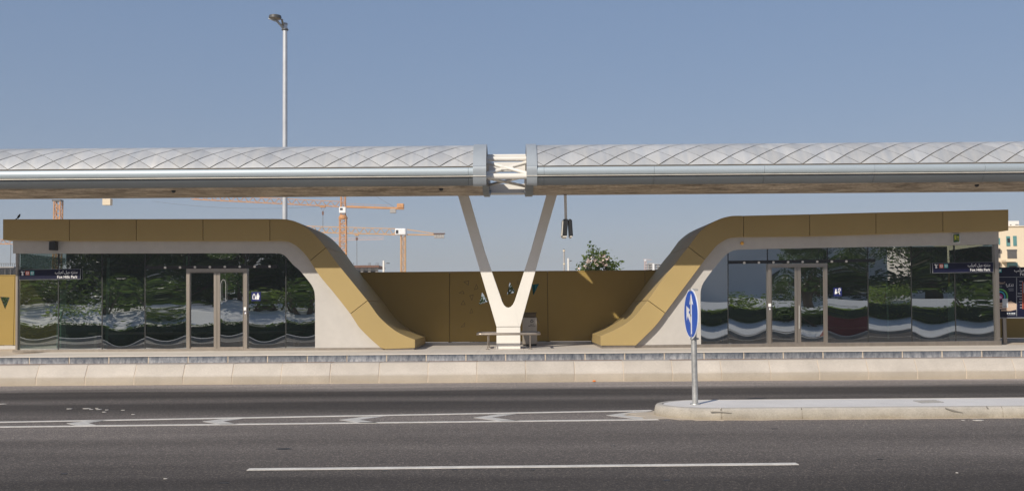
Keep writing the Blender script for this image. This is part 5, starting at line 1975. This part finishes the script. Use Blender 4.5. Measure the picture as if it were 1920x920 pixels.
polelamp(719.5, 488.5, 11, 'pale lamp post with short arm, between the dark concrete frame and yellow crane', 4.2)
polelamp(1066, 484, 6, 'pale lamp post with short arm, left of the flowering tree', 3.2)
d = 74.0
a = pt(1058.3, 540, d)
z = pt(1058.3, 468, d).z
K = d / F
mp_ = thing('jointed_mast', 'speckled jointed mast standing left of the flowering tree', 'mast', (a.x, d, 0))
n = 6
for i in range(n):
    z0, z1 = z * i / n, z * (i + 1) / n
    link('mast_section', MB().tube([(a.x, d, z0), (a.x, d, z1 - .12)], 1.5 * K, 10), m_conc, mp_, smooth='auto')
    link('joint_flange', MB().tube([(a.x, d, z1 - .12), (a.x, d, z1 - .02)], 2.3 * K, 10), m_cream, mp_, smooth='auto')
link('tip', MB().tube([(a.x, d, z), (a.x, d, z + 1.5 * K)], 1.0 * K, 8), m_greyw, mp_)

# cream apartment building
d = 95.0
ap = thing('apartment_building', 'cream apartment building with teal framed windows at the right edge', 'building', (pt(1930, 560, d).x, d, 0))
wl = MB()
a, b = pt(1872.6, 580, d), pt(2010, 424, d)
link('wall', MB().box(a.x, b.x, d, d + 14, 0, pt(1905, 425, d).z), m_cream, ap)
link('roof_parapet', MB().box(a.x - .1, b.x, d - .12, d + .3, pt(1905, 425, d).z + .003, pt(1905, 423.4, d).z), m_cream, ap)
link('roof_box', pbox(MB(), 1885, 1910.5, 414, 424, d + .6, 3), m_villa, ap)
pq = MB()
for x0, x1, y in ((1894, 1896.5, 420.8), (1904, 1910, 420.4)):
    pbox(pq, x0, x1, y, y + .9, d + .55, .05)
link('roof_vent', pq, m_greyw, ap)


def window(x0, x1, y0, y1, m_f, m_p, bars=0):
    f = link('window', pbox(MB(), x0, x1, y0, y1, d - .06, .1), m_f, ap)
    a, b = pt(x0, y1, d), pt(x1, y0, d)
    w = b.x - a.x
    h = b.z - a.z
    link('pane', MB().box(a.x + w * .14, b.x - w * .14, d - .075, d - .061, a.z + h * .34, b.z - h * .22), m_p, f)
    return f


window(1887.6, 1893.8, 442.6, 461, m_tealw, m_black)
window(1900.4, 1906.2, 442, 460.6, m_tealw, m_tealw)
window(1889.6, 1906.4, 470, 484.2, m_greyw, m_greyw)
link('shutter_box', pbox(MB(), 1888.5, 1907, 467.4, 469.6, d - .1, .1), m_greyw, ap)
link('balcony_slab', pbox(MB(), 1886.8, 1911, 486.6, 490.4, d - 1.0, 1.0), m_cream, ap)
window(1889.6, 1908, 492, 520, m_tealw, m_dark)
window(1925, 1931, 442, 460, m_tealw, m_black)
window(1940, 1956, 470, 484, m_greyw, m_greyw)
# side bay with balconies at its left corner
for y0, y1 in ((459.5, 465.2), (483.8, 490.2), (508, 514)):
    link('balcony_slab', pbox(MB(), 1866, 1876.5, y0, y1, d - .7, .65), m_cream, ap)
link('bay_recess', pbox(MB(), 1866, 1872.4, 441, 580, d + .5, 2), m_greyw, ap)
link('bay_window', pbox(MB(), 1872.7, 1875, 446, 458.5, d - .05, .06), m_tealw, ap)
for y0, y1 in ((467, 483), (492, 507)):
    link('bay_window', pbox(MB(), 1872.7, 1875.5, y0, y1, d - .05, .06), m_greyw, ap)


# ================================================================== PLANTS
def leaf(mb, c, size, rnd, wid=.5, bend=.25):
    d = Vector((rnd.gauss(0, 1), rnd.gauss(0, 1), rnd.gauss(0, .7))).normalized()
    u = Vector((rnd.gauss(0, 1), rnd.gauss(0, 1), rnd.gauss(0, 1)))
    r = d.cross(u).normalized()
    n = r.cross(d).normalized()
    a = c
    m1 = c + d * size * .45 + r * size * wid * .5 + n * size * bend * .3
    m2 = c + d * size * .45 - r * size * wid * .5 + n * size * bend * .3
    e = c + d * size - n * size * bend * .2
    k = len(mb.v)
    mb.v += [tuple(a), tuple(m1), tuple(e), tuple(m2)]
    mb.f += [(k, k + 1, k + 2), (k, k + 2, k + 3)]


def clump(mb, c, rad, n, size, rnd, flat=.8):
    for i in range(n):
        v = Vector((rnd.gauss(0, 1), rnd.gauss(0, 1), rnd.gauss(0, 1))).normalized() * rad * (rnd.random() ** .45)
        v.z *= flat
        leaf(mb, Vector(c) + v, size * rnd.uniform(.6, 1.3), rnd)


# flowering tree behind the wall
rnd = random.Random(5)
td = 34.5
K = td / F
tb = pt(1122, 560, td)
ft = thing('flowering_tree', 'leafy tree with pale blossoms showing above the bronze wall', 'tree', (tb.x, td, 0))
tips = [(1100, 497, -.3), (1092, 494, .1), (1108, 488, .2), (1096, 502, -.4), (1112, 477, 0), (1117, 470, -.1), (1110, 462, .1), (1121, 484, -.3), (1128, 476, .2), (1134, 470, .0), (1130, 489, -.4), (1136, 486, .2), (1146, 494, .1), (1151, 490, -.2),
        (1157, 489, 0), (1150, 501, .3), (1142, 503, -.3), (1124, 500, .4), (1108, 503, .4), (1116, 495, -.5), (1136, 498, -.5), (1104, 480, .1), (1090, 505, .2), (1120, 512, 0), (1100, 515, .3), (1140, 515, 0)]
tk = MB()
root = Vector((tb.x, td, 0))
fk = Vector((tb.x + .02, td, 1.5))
tk.tube([root, (tb.x - .03, td, .7), fk], [.09, .075, .06], 8)
cw1, cw2, bl = MB(), MB(), MB()
for px, py, dy in tips:
    e = pt(px, py, td)
    e = Vector((e.x, td + dy, e.z))
    mid = fk.lerp(e, .5) + Vector((rnd.uniform(-.08, .08), 0, -.12))
    tk.tube([fk, mid, e], [.028, .013, .005], 6)
    for i in range(rnd.randint(26, 34)):
        t = 1 - abs(rnd.gauss(0, .14))
        c = mid.lerp(e, t) + Vector((rnd.gauss(0, .10), rnd.gauss(0, .12), rnd.gauss(0, .085)))
        leaf(cw1 if rnd.random() < .8 else cw2, c, rnd.uniform(.09, .19), rnd, .55)
for px, py, nn in ((1099, 494, 16), (1103, 498, 12), (1113, 489, 12), (1121, 491, 14), (1131, 490, 26), (1134, 486, 14), (1132, 498, 22), (1133, 503, 14), (1123, 506, 16), (1106, 489, 8), (1110, 484, 7), (1126, 480, 8), (1091, 506, 6), (1118, 497, 8)):
    c0 = pt(px, py, td)
    for i in range(int(nn * .65)):
        c = Vector((c0.x, td - .42, c0.z)) + Vector((rnd.gauss(0, .055), rnd.gauss(0, .08), rnd.gauss(0, .06)))
        leaf(bl, c, rnd.uniform(.07, .13), rnd, .8)
link('trunk', tk, m_bark, ft, smooth='auto')
link('crown', cw1, m_leaf3, ft)
link('crown', cw2, m_leaf1, ft)
link('blossom', bl, m_bloom, ft)

# shrubs and a teal net behind the cut-outs
for i, (px, dd, hgt, lab) in enumerate(((900, 36, 2.2, 'spiky green shrub seen through the lowest open triangle of the bronze wall'), (958, 33.6, 2.75, 'dense shrub seen through the triangle between the arms of the V column'),
                                       (4, 33.5, 2.3, 'shrub seen through the open triangle at the left end of the wall'))):
    c = pt(px, 560, dd)
    sh = thing('shrub', lab, 'shrub', (c.x, dd, 0), 'shrubs behind the bronze wall')
    mb = MB()
    for k in range(46 if i == 1 else 26):
        clump(mb, (c.x + rnd.gauss(0, .30), dd + rnd.gauss(0, .25), rnd.uniform(.3, hgt - .32)), .26, 40, .11, rnd)
    link('foliage', mb, m_leaf1 if i != 1 else m_leaf3, sh)
    st = MB()
    for k in range(5):
        st.tube([(c.x + rnd.uniform(-.1, .1), dd, 0), (c.x + rnd.uniform(-.3, .3), dd + rnd.uniform(-.2, .2), hgt * .8)], [.03, .012], 6)
    link('stem', st, m_bark, sh)
for px0, px1, dd, lab in ((985, 1030, 33.2, 'teal netting seen through the triangle right of the V column'), (915, 944, 32.8, 'teal netting seen through the sliver beside the left arm of the V column')):
    a, b = pt(px0, 560, dd), pt(px1, 560, dd)
    t = thing('netting_screen', lab, 'netting', ((a.x + b.x) / 2, dd, 0), 'teal netting behind the wall')
    mb = MB()
    n = 18
    ztp = 2.45 if px0 > 950 else 1.95
    for i in range(n + 1):
        X = a.x + (b.x - a.x) * i / n
        for z in (0.02, ztp * .5, ztp):
            mb.v.append((X, dd + .05 * math.sin(i * 1.9 + z), z))
    for i in range(n):
        for k in (0, 1):
            p0 = i * 3 + k
            mb.f.append((p0, p0 + 3, p0 + 4, p0 + 1))
    o = link('net', mb, m_tealnet, t, smooth=True)
    so_ = o.modifiers.new('thick', 'SOLIDIFY')
    so_.thickness = .01
    for X in (a.x, b.x):
        link('stake', MB().tube([(X, dd + .05, 0), (X, dd + .05, ztp + .03)], .02, 6), m_galv, t)

# ================================================================== ACROSS THE STREET (what the glass mirrors)
hl = MB()
hr_ = random.Random(11)
for k, (x0, x1) in enumerate(((-34, -9), (9, 34))):
    core, lv = MB(), MB()
    nx, nz = 90, 5
    pts = []
    for i in range(nx + 1):
        X = x0 + (x1 - x0) * i / nx
        for (yy, zz) in ((-1.15, .12), (-1.08, .45), (-1.2, .80), (-1.75, .86), (-2.3, .80), (-2.4, .12)):
            g = .10 * noise.noise((X * 1.4, yy * 2, zz * 2))
            core.v.append((X, yy + g, zz + (g if zz > .3 else 0)))
    for i in range(nx):
        for j in range(5):
            a = i * 6 + j
            core.f.append((a, a + 1, a + 7, a + 6))
    for i in range(6000):
        X = hr_.uniform(x0, x1)
        if hr_.random() < .6:
            p = Vector((X, -1.1 - .08 * hr_.random(), hr_.uniform(.15, .85)))
        else:
            p = Vector((X, hr_.uniform(-2.3, -1.1), .84))
        g = .10 * noise.noise((p.x * 1.4, p.y * 2, p.z * 2))
        leaf(lv, p + Vector((0, g, g)), hr_.uniform(.07, .15), hr_, .6)
    if k == 1:
        for m__ in (core, lv):
            m__.v = [(v[0], v[1] - 4.6, v[2] + .62) for v in m__.v]
    t = thing('hedge', 'clipped green hedge along the opposite sidewalk, mirrored in the %s shelter glass' % ('left' if k == 0 else 'right'), 'hedge', ((x0 + x1) / 2, -1.75 if k == 0 else -6.35, .12 if k == 0 else .74), 'hedges along the opposite sidewalk')
    link('hedge_core', core, m_leaf2, t)
    link('foliage', lv, m_leaf1 if k == 0 else m_leaf3, t)


def street_tree(seed):
    rr = random.Random(seed)
    t = thing('street_tree', 'broad leafy tree across the street mirrored in the shelter glass', 'tree', (0, 0, 0), 'trees across the street, mirrored in the glass')
    tk = MB()
    H = 1.3
    tk.tube([(0, 0, -.3), (.05, 0, .6), (0, .05, H)], [.17, .13, .11], 8)
    cr = [MB(), MB()]
    for i in range(44):
        a = rr.uniform(0, 6.28)
        r = 2.2 * rr.random() ** .6
        z = H + rr.uniform(-.5, 4.2) - r * .35
        e = Vector((r * math.cos(a), r * math.sin(a), z))
        m_ = Vector((e.x * .4, e.y * .4, H + (z - H) * .55))
        if i % 2 == 0:
            tk.tube([(0, .05, H), m_, e], [.06, .035, .012], 5)
        clump(cr[i % 2], e, rr.uniform(.6, 1.0), 260, .17, rr, .75)
    link('trunk', tk, m_bark, t)
    link('crown', cr[0], m_leaf2, t)
    link('crown', cr[1], m_leaf1, t)
    return t


protos = [street_tree(1), street_tree(2)]
spots = [(-43.5, -22, 1.4), (-39.5, -23, 1.5), (-35.5, -21.5, 1.3), (-31.8, -23.5, 1.5), (-28, -21.5, 1.25), (-24.4, -23, 1.45), (-20.6, -21.5, 1.3), (-16.8, -23, 1.4), (-41, -29, 1.9), (-33, -30, 1.9), (-25, -30, 1.9), (-18, -29, 1.8),
         (22.6, -21, .9), (26.2, -22, .75), (31.2, -21, 1.35), (34, -22.5, 1.4), (36.6, -21, 1.1), (41.5, -22, 1.2), (35, -28, 1.8)]
for i, (x, y, s) in enumerate(spots):
    o = protos[i % 2] if i < 2 else copy_tree(protos[i % 2])
    o.location = (x, y, bank_z(x, y) - .05)
    o.rotation_euler.z = i * 1.7
    o.scale = (s, s, s)
    o['label'] = 'broad leafy tree across the street mirrored in the shelter glass'


def bush(seed):
    rr = random.Random(seed)
    t = thing('garden_bush', 'rounded green bush on the pale plaza across the street, mirrored in the glass', 'bush', (0, 0, 0), 'bushes across the street, mirrored in the glass')
    mb = MB()
    for k in range(16):
        clump(mb, (rr.gauss(0, .75), rr.gauss(0, .4), rr.uniform(.2, 1.0)), .45, 130, .10, rr)
    link('foliage', mb, m_leaf1 if seed % 2 else m_leaf3, t)
    st = MB()
    for k in range(4):
        st.tube([(0, 0, -.2), (rr.uniform(-.6, .6), rr.uniform(-.3, .3), .8)], [.04, .015], 5)
    link('stem', st, m_bark, t)
    return t


bp_ = [bush(1), bush(2)]
rr_ = random.Random(21)
bs_ = [(-36, 1.6), (-33.6, 1.2), (-30.5, 2.0), (-27.9, 1.3), (-24.8, 1.9), (-22, 1.2), (-19.4, 1.8), (-16.2, 1.4), (-13.6, 1.7), (15.6, 1.0), (18.3, 1.3), (24.2, 1.2), (28.8, 2.0), (31.6, 1.5), (34, 1.9)]
for i, (x, s) in enumerate(bs_):
    o = bp_[i % 2] if i < 2 else copy_tree(bp_[i % 2])
    y = -rr_.uniform(4.5, 13)
    o.location = (x, y, bank_z(x, y) - .1)
    o.rotation_euler.z = rr_.uniform(0, 6)
    o.scale = (s * 1.25, s, s * rr_.uniform(.7, 1.15))


def villa(x0, x1, y, h, label, seed):
    rr = random.Random(seed)
    t = thing('villa', label, 'house', ((x0 + x1) / 2, y, 1.8), 'pale houses across the street, mirrored in the glass')
    link('wall', MB().box(x0, x1, y - 9, y, 1.0, h), m_villa, t)
    link('parapet', MB().box(x0 - .1, x1 + .1, y - 9.1, y + .1, h + .002, h + .45), m_villa, t)
    n = int((x1 - x0) / 2.6)
    for fl_ in range(int((h - 2) / 3)):
        for i in range(n):
            X = x0 + (i + .5) * (x1 - x0) / n
            w = rr.choice((.20, .20, .30))
            f = link('window', MB().box(X - w, X + w, y + .002, y + .06, 3.5 + fl_ * 3.1, 4.4 + fl_ * 3.1), m_greyw, t)
            link('pane', MB().box(X - w + .07, X + w - .07, y + .061, y + .07, 3.57 + fl_ * 3.1, 4.33 + fl_ * 3.1), m_black, f)
    return t


villa(15, 34, -35, 11.5, 'pale two storey house across the street, left of the two mirrored in the right shelter', 3)
villa(37, 48, -37, 10.5, 'pale two storey house across the street, right of the two mirrored in the right shelter', 4)
villa(-42, -33, -46, 9.0, 'pale house across the street mirrored between trees in the left shelter', 5)
pb_ = thing('planter_box', 'low maroon planter across the street, mirrored right of the right shelter doors', 'planter', (18.4, -.7, .15))
link('planter_wall', MB().box(17.0, 19.8, -.98, -.55, .15, .95), m_maroon, pb_, bevel=.02)
link('planter_cap', MB().box(16.96, 19.84, -1.0, -.52, .952, 1.0), m_maroon, pb_)

# ================================================================== AIR
hz = tag(link('haze', MB().box(-1500, 1500, -1500, 1500, -1.1, 45), None), kind='stuff')
hm = bpy.data.materials.new('haze')
hm.use_nodes = True
hn = hm.node_tree
hn.nodes.clear()
ho = hn.nodes.new('ShaderNodeOutputMaterial')
hv = hn.nodes.new('ShaderNodeVolumePrincipled')
hv.inputs['Color'].default_value = (.88, .91, .95, 1)
hv.inputs['Density'].default_value = .0006
hn.links.new(hv.outputs[0], ho.inputs['Volume'])
hz.data.materials.append(hm)
